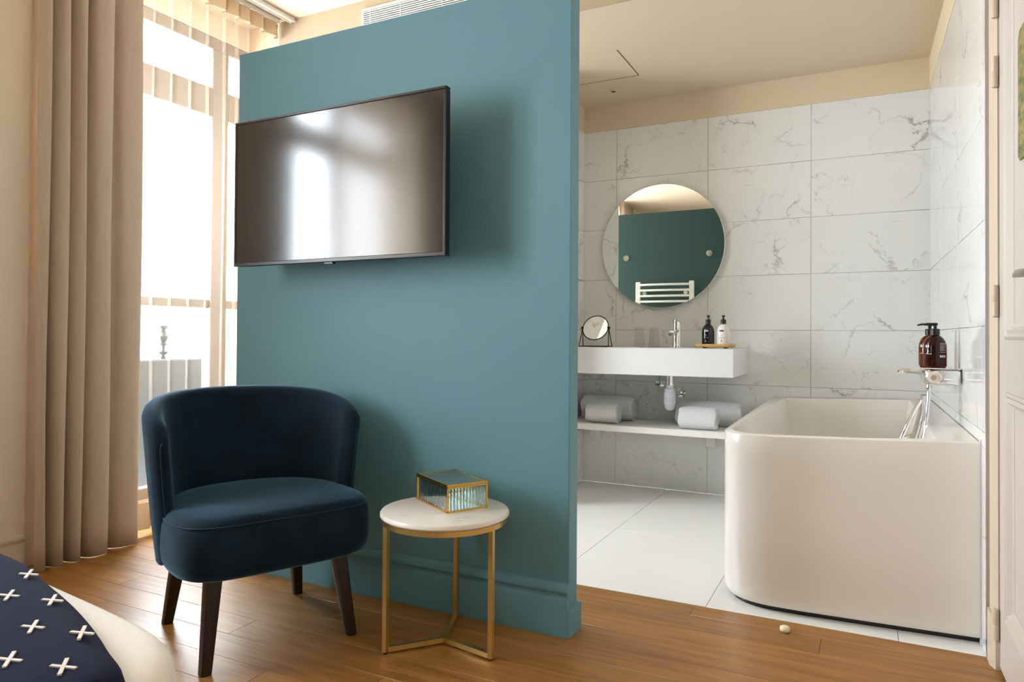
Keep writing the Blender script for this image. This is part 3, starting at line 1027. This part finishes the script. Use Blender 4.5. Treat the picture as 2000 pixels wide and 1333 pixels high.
for (a, l, dz) in ((17, .019, 0), (139, .0245, .0004)):
    a = math.radians(a); w2 = .0025
    ux, uy = math.cos(a), math.sin(a)
    add_prism(bm, [(ux * l - uy * w2, uy * l + ux * w2), (ux * l + uy * w2, uy * l - ux * w2), (-ux * l + uy * w2, -uy * l - ux * w2), (-ux * l - uy * w2, -uy * l + ux * w2)], -.001, .0014 + dz)
cross_me = None
lim = inset(tout, .022, TC)
for i in range(-12, 6):
    for j in range(-6, 16):
        x = -1.0303 + .168 * i + .083 * j
        y_ = .6429 - .055 * i - .076 * j
        if not inside(x, y_, lim): continue
        if cross_me is None:
            o = from_bm('cross_stitch', bm, stitch, th_, 30, world=False)
            cross_me = o.data
        else:
            o = bpy.data.objects.new('cross_stitch', cross_me)
            COL.objects.link(o); o.parent = th_
        d_ = min((Vector((x, y_, 0)) - p).length for p in tout)
        d2 = d_ + .012
        zz = .5465
        for (da, za, db, zb_) in ((.0, .513, .004, .527), (.004, .527, .016, .539), (.016, .539, .042, .5465)):
            if da <= d2 <= db: zz = za + (zb_ - za) * (d2 - da) / (db - da)
        zz += .0006
        o.location = (x - th_.location.x, y_ - th_.location.y, zz - th_.location.z)

# ------------------------------------------------------------------ bathtub
def bathtub():
    rt = empty('bathtub', (-.08, 3.6, 0), 'white bathtub with curved front panel at the tiled wall', 'bathtub')
    yb = D - .002
    def outline(ins, xr_off=0.0):
        pts = []
        xr1, xr2 = xr(2.70) - .004 - ins * 0 - xr_off, xr(yb) - .004 - xr_off
        pts.append((xr2, yb - ins)); pts.append((xr1, 2.702 + ins))
        pts.append((.0, 2.682 + ins)); pts.append((-.20, 2.672 + ins))
        # curved corner
        c0 = Vector((-.30, 2.672 + ins)); c1 = Vector((-.495 + ins, 2.87 + ins * .3)); ctl = Vector((-.495 + ins, 2.685 + ins))
        for k in range(0, 13):
            t = k / 12
            p = (1 - t) ** 2 * c0 + 2 * t * (1 - t) * ctl + t * t * c1
            pts.append((p.x, p.y))
        pts.append((-.497 + ins, 3.3)); pts.append((-.50 + ins, yb - ins))
        return pts
    def zt(x): return .638 + (x + .1) * .03
    # shell with straight sides
    po = outline(0.0)
    rings = []
    for (ins, z) in ((.012, .02), (.004, .03), (0, .05), (0, .3), (0, .56)):
        rings.append([Vector((x, y_, z)) for x, y_ in outline(ins)])
    for (ins, dz) in ((0, -.005), (.0015, -.0015), (.005, 0)):
        rings.append([Vector((x, y_, zt(x) + dz)) for x, y_ in outline(ins)])
    def inner(ins, shrink, z, rim=False):
        res = []
        cx_, cy_ = -.09, 3.6
        for (x, y_) in outline(.0):
            # inset towards a rounded rectangle inside
            x2 = min(max(x, -.50 + ins), .24 - max(0, ins - .028) - (0 if True else 0))
            y2 = min(max(y_, 2.70 + ins), yb - ins * 1.2)
            res.append(Vector((x2, y2, zt(x2) if rim else z)))
        return res
    # inner basin as rounded rectangle with same vertex count via angle mapping
    nV = len(po)
    def rr(x0, x1, y0, y1, r_, z, rim):
        res = []
        cx_, cy_ = (x0 + x1) / 2, (y0 + y1) / 2
        for (x, y_) in po:
            # clamp point to rounded rect
            px, py = min(max(x, x0), x1), min(max(y_, y0), y1)
            dx, dy = px - cx_, py - cy_
            ex, ey = abs(dx) - ((x1 - x0) / 2 - r_), abs(dy) - ((y1 - y0) / 2 - r_)
            if ex > 0 and ey > 0:
                l = math.hypot(ex, ey)
                px = cx_ + math.copysign((x1 - x0) / 2 - r_ + ex / l * r_, dx)
                py = cy_ + math.copysign((y1 - y0) / 2 - r_ + ey / l * r_, dy)
            res.append(Vector((px, py, zt(px) if rim else z)))
        return res
    rings.append(rr(-.474, .262, 2.722, yb - .05, .17, 0, True))
    rings.append([v + Vector((0, 0, -.008)) for v in rr(-.468, .256, 2.728, yb - .056, .17, 0, True)])
    rings.append(rr(-.445, .235, 2.765, yb - .09, .16, .50, False))
    rings.append(rr(-.40, .20, 2.84, yb - .20, .14, .25, False))
    rings.append(rr(-.36, .16, 2.92, yb - .32, .12, .17, False))
    bm = loft(rings, True, True)
    shell = from_bm('tub_shell', bm, tub_gloss, rt, 35)
    # dark recessed plinth
    pts = outline(.03)
    from_bm('plinth', prism([(x, y_) for x, y_ in pts], 0.0, .03), black_plastic, rt, 35)
    # sealing strips at the wall
    from_bm('seal_strip', prism([(xr(2.70) - .0035, 2.70), (xr(2.70) - .0005, 2.70), (xr(2.70) - .0005, 2.72), (xr(2.70) - .0035, 2.72)], .0, .66), white_matt, rt, 30)
    from_bm('overflow_cap', lathe([(0, 0), (.026, 0), (.03, .004), (.03, .010), (.024, .014), (0, .014)], (.205, 3.6, .46), 24, 'x'), chrome, rt, 35)
    return rt
bathtub()

# ------------------------------------------------------------------ bath mixer with hand shower, amber bottles
bxw = xr(3.3) - .0005
bmx = empty('bath_mixer', (bxw, 3.3, .84), 'chrome bath mixer with shelf on the tiled wall above the tub', 'mixer tap')
from_bm('mixer_body', box(.205, bxw, 3.16, 3.46, .806, .866, .012, 3), chrome, bmx, 35)
from_bm('shelf_top', box(.190, bxw, 3.155, 3.465, .866, .872, .002, 1), chrome, bmx, 35)
kn_ = from_bm('control_knob', lathe([(0, -.03), (.022, -.03), (.026, -.026), (.026, .0), (0, .0)], (.232, 3.16, .836), 28, 'y'), chrome, bmx, 35)
from_bm('knob_button', lathe([(0, -.004), (.009, -.004), (.011, 0)], (.232, 3.1298, .836), 20, 'y'), nickel, kn_, 35)
from_bm('spout', loft([[Vector((x, 3.22 + dy, z + dz)) for dy, dz in ((-.02, -.009), (.02, -.009), (.024, 0), (.02, .009), (-.02, .009), (-.024, 0))] for x, z in ((.206, .850), (.17, .855), (.135, .857), (.118, .854), (.112, .845))]), chrome, bmx, 40)
from_bm('hose_union', lathe([(.009, 0), (.011, .004), (.011, .018), (.008, .03)], (.222, 3.22, .777), 16), chrome, bmx, 35)
hs = empty('shower_hose', (.2, 3.2, .5), 'chrome shower hose hanging from the bath mixer into the tub', 'hose')
pts = spline([(.222, 3.22, .777), (.219, 3.215, .72), (.205, 3.20, .60), (.19, 3.18, .45), (.17, 3.15, .33), (.12, 3.12, .28), (.07, 3.1, .33), (.075, 3.1, .45), (.115, 3.10, .58), (.16, 3.12, .69), (.19, 3.15, .745)], False, 8)
from_bm('hose_tube', tube(pts, .0075, 10), chrome, hs, 60)
hs2 = empty('hand_shower', (.18, 3.3, .6), 'chrome hand shower resting below the bath mixer', 'shower head')
from_bm('handle', tube([(.20, 3.17, .765), (.195, 3.19, .70), (.182, 3.24, .62), (.168, 3.29, .56)], [.010, .012, .013, .015], 14), chrome, hs2, 60)
from_bm('spray_head', lathe([(0, -.018), (.022, -.016), (.034, -.004), (.036, .004), (.030, .010), (0, .010)], (.165, 3.30, .56), 26, 'y'), chrome, hs2, 40)

def pump_bottle(name, c, r_, hb, body_m, cap_m, label, cat='bottle', rz=0.0, nozzle=True, seg=32, group=None, ps=1.0):
    rt = empty(name, c, label, cat, group, rz)
    prof = [(0, 0), (r_ * .86, 0), (r_ * .97, hb * .025), (r_, hb * .07), (r_, hb * .60), (r_ * .97, hb * .70), (r_ * .88, hb * .80), (r_ * .72, hb * .895), (r_ * .5, hb * .965), (r_ * .36, hb * .985), (r_ * .36, hb * 1.03)]
    b = from_bm('bottle_body', lathe(prof, (0, 0, 0), seg), body_m, rt, 50, world=False)
    z = hb * 1.0
    p = from_bm('pump', lathe([(r_ * .42, z), (r_ * .42, z + .022 * ps), (r_ * .38, z + .024 * ps), (r_ * .16, z + .025 * ps), (r_ * .15, z + .036 * ps), (r_ * .24, z + .037 * ps), (r_ * .24, z + .047 * ps), (0, z + .048 * ps)], (0, 0, 0), 24), cap_m, rt, 35, world=False)
    if nozzle:
        from_bm('nozzle', tube([(0, 0, z + .043 * ps), (-.03, 0, z + .0435 * ps), (-.046, 0, z + .040 * ps)], [.0055, .0045, .003], 10), cap_m, p, 40, world=False)
    return rt
def print_patch(rt, r_, a0, a1, z0, z1, m, nm='printed_label'):
    n = 8
    bm = bmesh.new()
    R_ = r_ + .0004
    ring0 = [bm.verts.new((R_ * math.cos(a0 + (a1 - a0) * k / n), R_ * math.sin(a0 + (a1 - a0) * k / n), z0)) for k in range(n + 1)]
    ring1 = [bm.verts.new((R_ * math.cos(a0 + (a1 - a0) * k / n), R_ * math.sin(a0 + (a1 - a0) * k / n), z1)) for k in range(n + 1)]
    for k in range(n): bm.faces.new((ring0[k], ring0[k + 1], ring1[k + 1], ring1[k]))
    return bm
def printed(rt, r_, spec, m, nm='print_mark'):
    bm = bmesh.new()
    for (a0, a1, z0, z1) in spec:
        b2 = print_patch(rt, r_, math.radians(a0), math.radians(a1), z0, z1, m)
        me = bpy.data.meshes.new('tmp'); b2.to_mesh(me); b2.free(); bm.from_mesh(me); bpy.data.meshes.remove(me)
    from_bm(nm, bm, m, rt, 60, world=False)

b1 = pump_bottle('soap_bottle', (.2440, 3.235, .872), .0405, .128, amber, black_plastic, 'nearer amber pump bottle on the bath mixer shelf', rz=math.radians(20))
rows = [(-78, -38, .094, .0955), (-78, -38, .089, .090), (-78, -45, .084, .085), (-78, -38, .078, .0795), (-78, -52, .073, .074), (-78, -40, .068, .069), (-78, -42, .060, .061), (-78, -70, .04, .048), (-66, -58, .04, .048), (-54, -46, .04, .048)]
printed(b1, .0405, [(a - 20 + 8, b - 20 + 8, z0, z1) for a, b, z0, z1 in rows], print_white)
printed(b1, .0405, [(195, 206, .078, .088), (209, 216, .078, .088), (195, 230, .0525, .0537)], print_white)
b2_ = pump_bottle('soap_bottle', (.2340, 3.345, .872), .0405, .128, amber, black_plastic, 'farther amber pump bottle half hidden behind its twin', rz=math.radians(12))
printed(b2_, .0405, [(200, 212, .078, .088), (216, 228, .078, .088), (198, 235, .0525, .0537)], print_white)

# ------------------------------------------------------------------ washbasin, tap, trap
SX0, SX1, SY0 = XL + .001, -.645, 3.95
wbz0, wbz1 = .762, .9185
wbn = empty('washbasin', (-1.18, 4.2, .76), 'wide white rectangular washbasin below the round mirror', 'washbasin')
bm = bmesh.new()
yb = D - .0005
bx0, bx1, by0, by1 = -1.52, -.86, 4.02, 4.22
def R4(x0, x1, y0, y1, z): return [Vector((x0, y0, z)), Vector((x1, y0, z)), Vector((x1, y1, z)), Vector((x0, y1, z))]
bm = loft([R4(SX0 + .003, SX1 - .003, SY0 + .003, yb, wbz0), R4(SX0, SX1, SY0, yb, wbz0 + .003), R4(SX0, SX1, SY0, yb, wbz1 - .003), R4(SX0 + .003, SX1 - .003, SY0 + .003, yb, wbz1),
           R4(bx0, bx1, by0, by1, wbz1), R4(bx0 + .01, bx1 - .01, by0 + .01, by1 - .01, wbz1 - .02), R4(bx0 + .04, bx1 - .04, by0 + .03, by1 - .03, wbz1 - .11)])
from_bm('basin_body', bm, white_matt, wbn, 30)
from_bm('drain', lathe([(0, 0), (.022, 0), (.022, .004), (0, .006)], (-1.065, 4.13, wbz1 - .1098), 20), chrome, wbn, 35)
from_bm('upstand', box(SX0, SX1, yb - .012, yb, wbz1 + .0002, wbz1 + .02, .002, 1), white_matt, wbn, 30)

tp = empty('basin_tap', (-1.037, 4.30, wbz1), 'chrome mixer tap standing on the washbasin', 'tap')
from_bm('tap_body', lathe([(.028, 0), (.028, .006), (.0255, .010), (.0245, .125), (.0235, .13), (0, .13)], (-1.037, 4.30, wbz1), 28), chrome, tp, 40)
from_bm('spout', loft([[Vector((-1.037 + dx, y_, z + dz)) for dx, dz in ((-.017, -.010), (.017, -.010), (.019, 0), (.015, .009), (-.015, .009), (-.019, 0))] for y_, z in ((4.29, wbz1 + .105), (4.24, wbz1 + .100), (4.19, wbz1 + .091), (4.17, wbz1 + .082))]), chrome, tp, 40)
lv = from_bm('lever_base', lathe([(.0235, .1302), (.0235, .152), (.019, .160), (0, .162)], (-1.037, 4.30, wbz1), 28), chrome, tp, 40)
from_bm('lever', loft([[Vector((-1.037 + dx * k, y_, z + dz)) for dx, dz in ((-.010, -.004), (.010, -.004), (.010, .004), (-.010, .004))] for y_, z, k in ((4.31, wbz1 + .157, 1.4), (4.26, wbz1 + .165, 1.2), (4.215, wbz1 + .174, 1.0))]), chrome, lv, 30)

tr = empty('bottle_trap', (-1.066, 4.25, .62), 'white and chrome bottle trap hanging under the washbasin', 'drain trap')
from_bm('tail_pipe', lathe([(.03, .7615), (.03, .75), (.022, .748), (.022, .70), (.026, .699), (.026, .690), (.0, .690)][::-1], (-1.066, 4.25, 0), 24), chrome, tr, 35)
from_bm('trap_body', lathe([(0, .536), (.016, .537), (.028, .548), (.034, .575), (.0365, .590), (.0365, .595), (.034, .597), (.036, .625), (.033, .648), (.029, .650), (.029, .668), (.020, .672), (.020, .684), (.026, .686), (.026, .6898), (0, .6898)], (-1.066, 4.25, 0), 28), pvc, tr, 35)
ot = from_bm('outlet_pipe', tube([(-1.066, 4.28, .632), (-1.058, 4.38, .628), (-1.058, D - .002, .626)], .016, 16), chrome, tr, 50)
from_bm('flange', lathe([(.017, -.012), (.034, -.008), (.036, 0)], (-1.058, D - .001, .626), 26, 'y'), chrome, ot, 35)
av = empty('angle_valve', (-1.19, D, .685), 'small chrome angle valve on the wall left of the trap', 'valve')
from_bm('flange', lathe([(.012, -.01), (.026, -.006), (.028, 0)], (-1.185, D - .001, .685), 22, 'y'), chrome, av, 35)
from_bm('valve_body', lathe([(0, -.07), (.012, -.07), (.014, -.04), (.010, -.01)], (-1.185, D, .685), 18, 'y'), chrome, av, 35)
from_bm('handle', lathe([(0, -.022), (.017, -.02), (.019, 0), (0, .002)], (-1.185, D - .07, .685), 12, 'y'), chrome, av, 30)
from_bm('supply_hose', tube(spline([(-1.185, D - .05, .695), (-1.175, D - .06, .73), (-1.15, D - .10, .7615)], False, 6), .005, 8), nickel, av, 60)

# glasses
for (gx, lb) in ((-1.280, 'left clear tumbler upside down beside the basin tap'), (-1.186, 'right clear tumbler upside down beside the basin tap')):
    g = from_bm('drinking_glass', lathe([(.036, 0), (.0335, .0), (.0235, .118), (0, .119), (0, .124), (.0255, .124), (.036, 0)], (0, 0, 0), 32), tumbler_glass, None, 40)
    g.location = (gx, 4.33, wbz1 + .0004)
    tag(g, lb, 'glass', 'tumblers on the washbasin')

# tray and bottles
ty = empty('bamboo_tray', (-.785, 4.2, wbz1), 'oval bamboo tray holding the black and white bottles', 'tray')
tp_ = []
for k in range(48):
    a = 2 * math.pi * k / 48
    ca, sa = math.cos(a), math.sin(a)
    tp_.append(((abs(ca) ** .45) * math.copysign(1, ca), (abs(sa) ** .6) * math.copysign(1, sa)))
def tring(sx, sy, z): return [Vector((-.785 + x * sx, 4.2 + y_ * sy, z)) for x, y_ in tp_]
from_bm('tray_dish', loft([tring(.088, .045, wbz1 + .006), tring(.108, .058, wbz1 + .010), tring(.115, .062, wbz1 + .022), tring(.112, .060, wbz1 + .025), tring(.105, .053, wbz1 + .024), tring(.1, .05, wbz1 + .019)]), bamboo, ty, 45)
for sx in (-1, 1):
    from_bm('foot', box(-.785 + sx * .06 - .008, -.785 + sx * .06 + .008, 4.17, 4.23, wbz1 + .0002, wbz1 + .0062), black_plastic, ty)
zt_ = wbz1 + .0192
kb = pump_bottle('lotion_bottle', (-.828, 4.2, zt_), .0362, .122, bottle_black, black_plastic, 'black pump bottle on the bamboo tray', nozzle=False, ps=1.1)
sp = [(244, 251, .078, .087), (253, 258, .078, .087), (260, 266, .078, .087), (268, 275, .078, .087), (277, 281, .078, .087), (256, 268, .057, .059), (240, 284, .042, .0428), (258, 263, .02, .028)]
printed(kb, .0362, sp, print_white)
wbt = pump_bottle('lotion_bottle', (-.741, 4.2, zt_), .0372, .122, bottle_white, black_plastic, 'white pump bottle on the bamboo tray', nozzle=False, ps=1.1)
printed(wbt, .0372, [(a, b, z0, z1) for a, b, z0, z1 in sp[:6]] + [(232, 292, .042, .0433), (258, 265, .02, .030)], print_black)

# vanity mirror
vm = empty('vanity_mirror', (-1.51, 4.15, wbz1), 'small round black-framed vanity mirror on the washbasin', 'mirror')
vcz = wbz1 + .118
ring_pts = [(-1.509 + .083 * math.cos(2 * math.pi * k / 48), 4.15 + .034 * math.sin(2 * math.pi * k / 48), vcz + .0745 * math.sin(2 * math.pi * k / 48)) for k in range(48)]
fr_ = from_bm('mirror_frame', tube(ring_pts, .0035, 8, True), black_metal, vm, 60)
bm = bmesh.new()
bm.faces.new([bm.verts.new((x, y_ - .001, z)) for x, y_, z in ring_pts])
bm.faces.new([bm.verts.new((x, y_ + .002, z)) for x, y_, z in reversed(ring_pts)])
from_bm('mirror_glass', bm, mirror_m, vm)
for s in (-1, 1):
    x = -1.509 + s * .086
    from_bm('pivot', lathe([(0, -.007), (.008, -.007), (.008, .007), (0, .007)], (x, 4.15, vcz), 14, 'x'), black_metal, vm, 40)
    from_bm('stand_wire', tube([(x, 4.15, vcz), (x + s * .010, 4.115, wbz1 + .003), (x + s * .010, 4.185, wbz1 + .003), (x, 4.15, vcz)], .0028, 8), black_metal, vm, 60)
for y_ in (4.115, 4.185):
    from_bm('base_wire', tube([(-1.605, y_, wbz1 + .003), (-1.413, y_, wbz1 + .003)], .0028, 8), black_metal, vm, 60)

# ------------------------------------------------------------------ round wall mirror
mr_ = empty('wall_mirror', (-1.18, D - .03, 1.57), 'large round frameless mirror on the marble wall', 'mirror')
from_bm('mirror_glass', lathe([(0, -.0305), (.398, -.0305), (.400, -.0285), (.400, -.026), (0, -.026)], (-1.18, D, 1.57), 128, 'y'), mirror_m, mr_, 20)
from_bm('backing_disc', lathe([(0, -.0258), (.34, -.0258), (.34, -.0005), (0, -.0005)], (-1.18, D, 1.57), 64, 'y'), edge_glass, mr_, 20)

# ------------------------------------------------------------------ shelf with towels
shf = empty('wall_shelf', (-1.2, 4.28, .41), 'white shelf under the washbasin holding rolled towels', 'shelf')
shz = .447
from_bm('shelf_board', box(XL + .001, -.52, 4.06, D - .0005, .410, shz, .002, 1), white_satin, shf, 30)
for x in (-.86, -1.62):
    from_bm('bracket', box(x - .03, x + .03, D - .06, D - .0005, .30, .4098, .003, 1), white_satin, shf, 30)

def towel(x0, x1, yc, rr_, label, seed, sq=1.12):
    """rolled towel: a thick spiral strip, axis along x"""
    rg = random.Random(seed)
    rt = bmesh.new()
    turns = 3.6
    th = rr_ / (turns + .55)
    n = 120
    def sp(a, off):
        r_ = .25 * th + th * a / (2 * math.pi) + off
        return r_
    amax = turns * 2 * math.pi + 1.1
    outer, inner_ = [], []
    for k in range(n + 1):
        a = amax * k / n
        a_ = a + math.pi * 1.55 - amax
        ro = sp(a, th * .46); ri = sp(a, -th * .46)
        outer.append((ro * math.cos(a_) * sq, ro * math.sin(a_)))
        inner_.append((ri * math.cos(a_) * sq, ri * math.sin(a_)))
    zmin = min(p[1] for p in outer)
    prof_ = outer + inner_[::-1]
    prof_ = [(yc + a, b) for a, b in prof_]
    nx = 14
    rings = []
    for i in range(nx + 1):
        t = i / nx
        x = x0 + (x1 - x0) * t
        e = min(t, 1 - t) * 2
        k = 1 - .06 * (1 - min(1, e * 5)) ** 2 + .012 * math.sin(9 * t + seed)
        rings.append([Vector((x + .004 * math.sin(j * .9 + seed) * (1 - min(1, e * 4)), yc + (p[0] - yc) * k, max(0.0, (p[1] - zmin * .93)) * k)) for j, p in enumerate(prof_)])
    bm = loft(rings, True, True)
    o = from_bm('rolled_towel', bm, towel_m, None, 50)
    o.location = (0, 0, shz + .0005)
    tag(o, label, 'towel', 'rolled towels on the shelf')
    return o
towel(-1.655, -1.315, 4.36, .078, 'larger rolled white towel at the left, behind a smaller roll', 1)
towel(-1.555, -1.36, 4.165, .064, 'smaller rolled white towel at the front left of the shelf', 2)
towel(-1.04, -.66, 4.36, .074, 'larger rolled white towel at the right, near the bathtub', 3)
towel(-.975, -.765, 4.15, .066, 'smaller rolled white towel at the front right of the shelf', 4)

# ------------------------------------------------------------------ back of partition: towel radiator and hooks (seen in the mirror)
rad_ = empty('towel_radiator', (-1.72, PY1 + .08, 1.0), 'white ladder towel radiator reflected in the round mirror', 'radiator')
yr_ = PY1 + .072
for x in (-1.975, -1.46):
    from_bm('rail', box(x - .022, x + .022, yr_ - .015, yr_ + .015, .55, 1.508, .004, 1), rad_paint, rad_, 30)
z = 1.478
k = 0
while z > .6:
    pts = [(-1.955 + .475 * t / 10, yr_ + .016 + .018 * math.sin(math.pi * t / 10), z) for t in range(11)]
    from_bm('rung', tube(pts, .011, 10), rad_paint, rad_, 50)
    k += 1
    z -= .054 if k % 4 else .12
for x in (-1.92, -1.52):
    for z in (1.40, .66):
        from_bm('wall_fixing', lathe([(.012, 0), (.012, .05), (.018, .052), (.018, .066), (0, .068)], (x, PY1 + .0005, z), 14, 'y'), rad_paint, rad_, 40)
for (x, z, lb) in ((-2.119, 1.754, 'left round chrome wall hook seen in the mirror'), (-1.313, 1.768, 'right round chrome wall hook seen in the mirror')):
    hk = empty('wall_hook', (x, PY1, z), lb, 'hook', 'hooks on the back of the partition')
    from_bm('rosette', lathe([(.028, 0.0005), (.028, .006), (.012, .010), (.012, .03)], (x, PY1, z), 22, 'y'), nickel, hk, 35)
    from_bm('knob', lathe([(.010, .0301), (.020, .034), (.020, .042), (.012, .044), (0, .040)], (x, PY1, z), 22, 'y'), chrome, hk, 35)

# ------------------------------------------------------------------ bathroom ceiling hatch and small spot
ht = empty('ceiling_hatch', (-1.4, 3.86, ZB), 'flush access hatch in the bathroom ceiling', 'hatch')
from_bm('hatch_panel', box(-1.70, -1.214, 3.65, 4.058, ZB - .0012, ZB - .0002), paint_bath, ht)
gap = bmesh.new()
for (x0, x1, y0, y1) in ((-1.703, -1.211, 4.0585, 4.0615), (-1.2135, -1.2105, 3.65, 4.0585)):
    add_box(gap, x0, x1, y0, y1, ZB - .0020, ZB - .0003)
from_bm('shadow_gap', gap, dark_void, ht)
sptl = empty('recessed_spot', (-1.436, 4.2587, ZB), 'small unlit recessed spot in the bathroom ceiling', 'ceiling light')
from_bm('spot_ring', lathe([(.018, -.0008), (.030, -.0008), (.030, -.004), (.018, -.006), (.018, -.0008)], (-1.436, 4.2587, ZB), 24), paint_ceil, sptl, 35)
from_bm('lens', lathe([(0, -.0006), (.0178, -.0006), (.0178, -.002), (0, -.002)], (-1.436, 4.2587, ZB), 24), dark_void, sptl, 35)

# ------------------------------------------------------------------ door, casing and print
tr1 = empty('trim_1', (.36, 2.58, 0), 'moulded door casing beside the bathtub wall', None, None, 0, 'structure')
casing = [(2.530, .352), (2.545, .344), (2.556, .346), (2.570, .340), (2.588, .345), (2.600, .340), (2.608, .345), (2.608, .40), (2.530, .40)]
bm = bmesh.new(); add_prism(bm, [(b, a) for a, b in casing], .16, ZC - .001)
from_bm('casing_moulding', bm, paint_trim, tr1, 25)
from_bm('plinth_block', prism([(.334, 2.606), (.334, 2.56), (.345, 2.528), (.40, 2.528), (.40, 2.606)], 0, .160), paint_trim, tr1, 25)

DX = .356
dr = empty('door_1', (DX, 2.15, 0), 'warm white panelled door with hinges and lever handle', None, None, 0, 'structure')
dy0, dy1 = 1.74, 2.526
# leaf as stiles and rails with recessed panels
def leafbox(y0, y1, z0, z1, nm, x0=DX): from_bm(nm, box(x0, .396, y0, y1, z0, z1, .001, 1), paint_door, dr, 30)
leafbox(2.425, dy1, .012, 2.28, 'hinge_stile')
leafbox(dy0, 1.845, .012, 2.28, 'lock_stile')
leafbox(1.845, 2.425, 2.16, 2.28, 'top_rail')
leafbox(1.845, 2.425, .835, .985, 'lock_rail')
leafbox(1.845, 2.425, .012, .18, 'bottom_rail')
def panel(z0, z1):
    p_ = from_bm('door_panel', box(DX + .014, .39, 1.845, 2.425, z0, z1), paint_door, dr)
    bm = bmesh.new()
    prof_ = [(0, 0), (.008, -.006), (.016, .002), (.026, -.002), (.036, .010), (.045, .0135)]
    y0, y1 = 1.845, 2.425
    rings = []
    for (ins, dx) in prof_:
        rings.append([Vector((DX + dx, y0 + ins, z0 + ins)), Vector((DX + dx, y1 - ins, z0 + ins)), Vector((DX + dx, y1 - ins, z1 - ins)), Vector((DX + dx, y0 + ins, z1 - ins))])
    b2 = loft(rings, False, False)
    from_bm('panel_moulding', b2, paint_door, p_, 25)
panel(.985, 2.16)
panel(.18, .835)
for z in (2.0, 1.79, 1.10, .135):
    hg = from_bm('hinge', lathe([(0, -.05), (.0085, -.046), (.0095, -.002), (.0085, 0), (.0095, .002), (.0085, .046), (0, .05)], (.3455, 2.5275, z), 14), paint_trim, dr, 35)
hd = from_bm('lever_handle', tube(spline([(DX - .002, 1.79, 1.125), (DX - .045, 1.79, 1.125), (DX - .055, 1.81, 1.128), (DX - .055, 1.89, 1.133), (DX - .052, 1.965, 1.133)], False, 5), [.009] * 11 + [.0095] * 5 + [.008, .007, .006, .005, .003], 12), nickel, dr, 50)
from_bm('rose_plate', box(DX - .0062, DX - .0002, 1.765, 1.815, 1.01, 1.19, .002, 1), nickel, hd, 30)
pr_ = from_bm('botanical_print', prism([(2.290, 1.478), (2.268, 1.462), (1.98, 1.462), (1.98, 1.81), (2.273, 1.81), (2.290, 1.785)], DX + .0125 - .004, DX + .0125, 'x'), leafprint)
tag(pr_, 'olive green leaf print hung on the panelled door', 'print')

# ------------------------------------------------------------------ doorstop on the oak floor
ds = empty('door_stop', (-.242, 2.524, 0), 'small ivory door stop on the oak floor before the bathtub', 'door stop')
from_bm('stop_body', lathe([(0, 0), (.011, 0), (.0155, .004), (.0172, .010), (.0155, .0165), (.010, .0195), (.006, .0195)], (-.242, 2.524, 0), 24), rubber_white, ds, 50)
from_bm('screw_cap', lathe([(.0058, .0175), (.0058, .0185), (0, .0185)], (-.242, 2.524, 0), 14), black_metal, ds, 40)
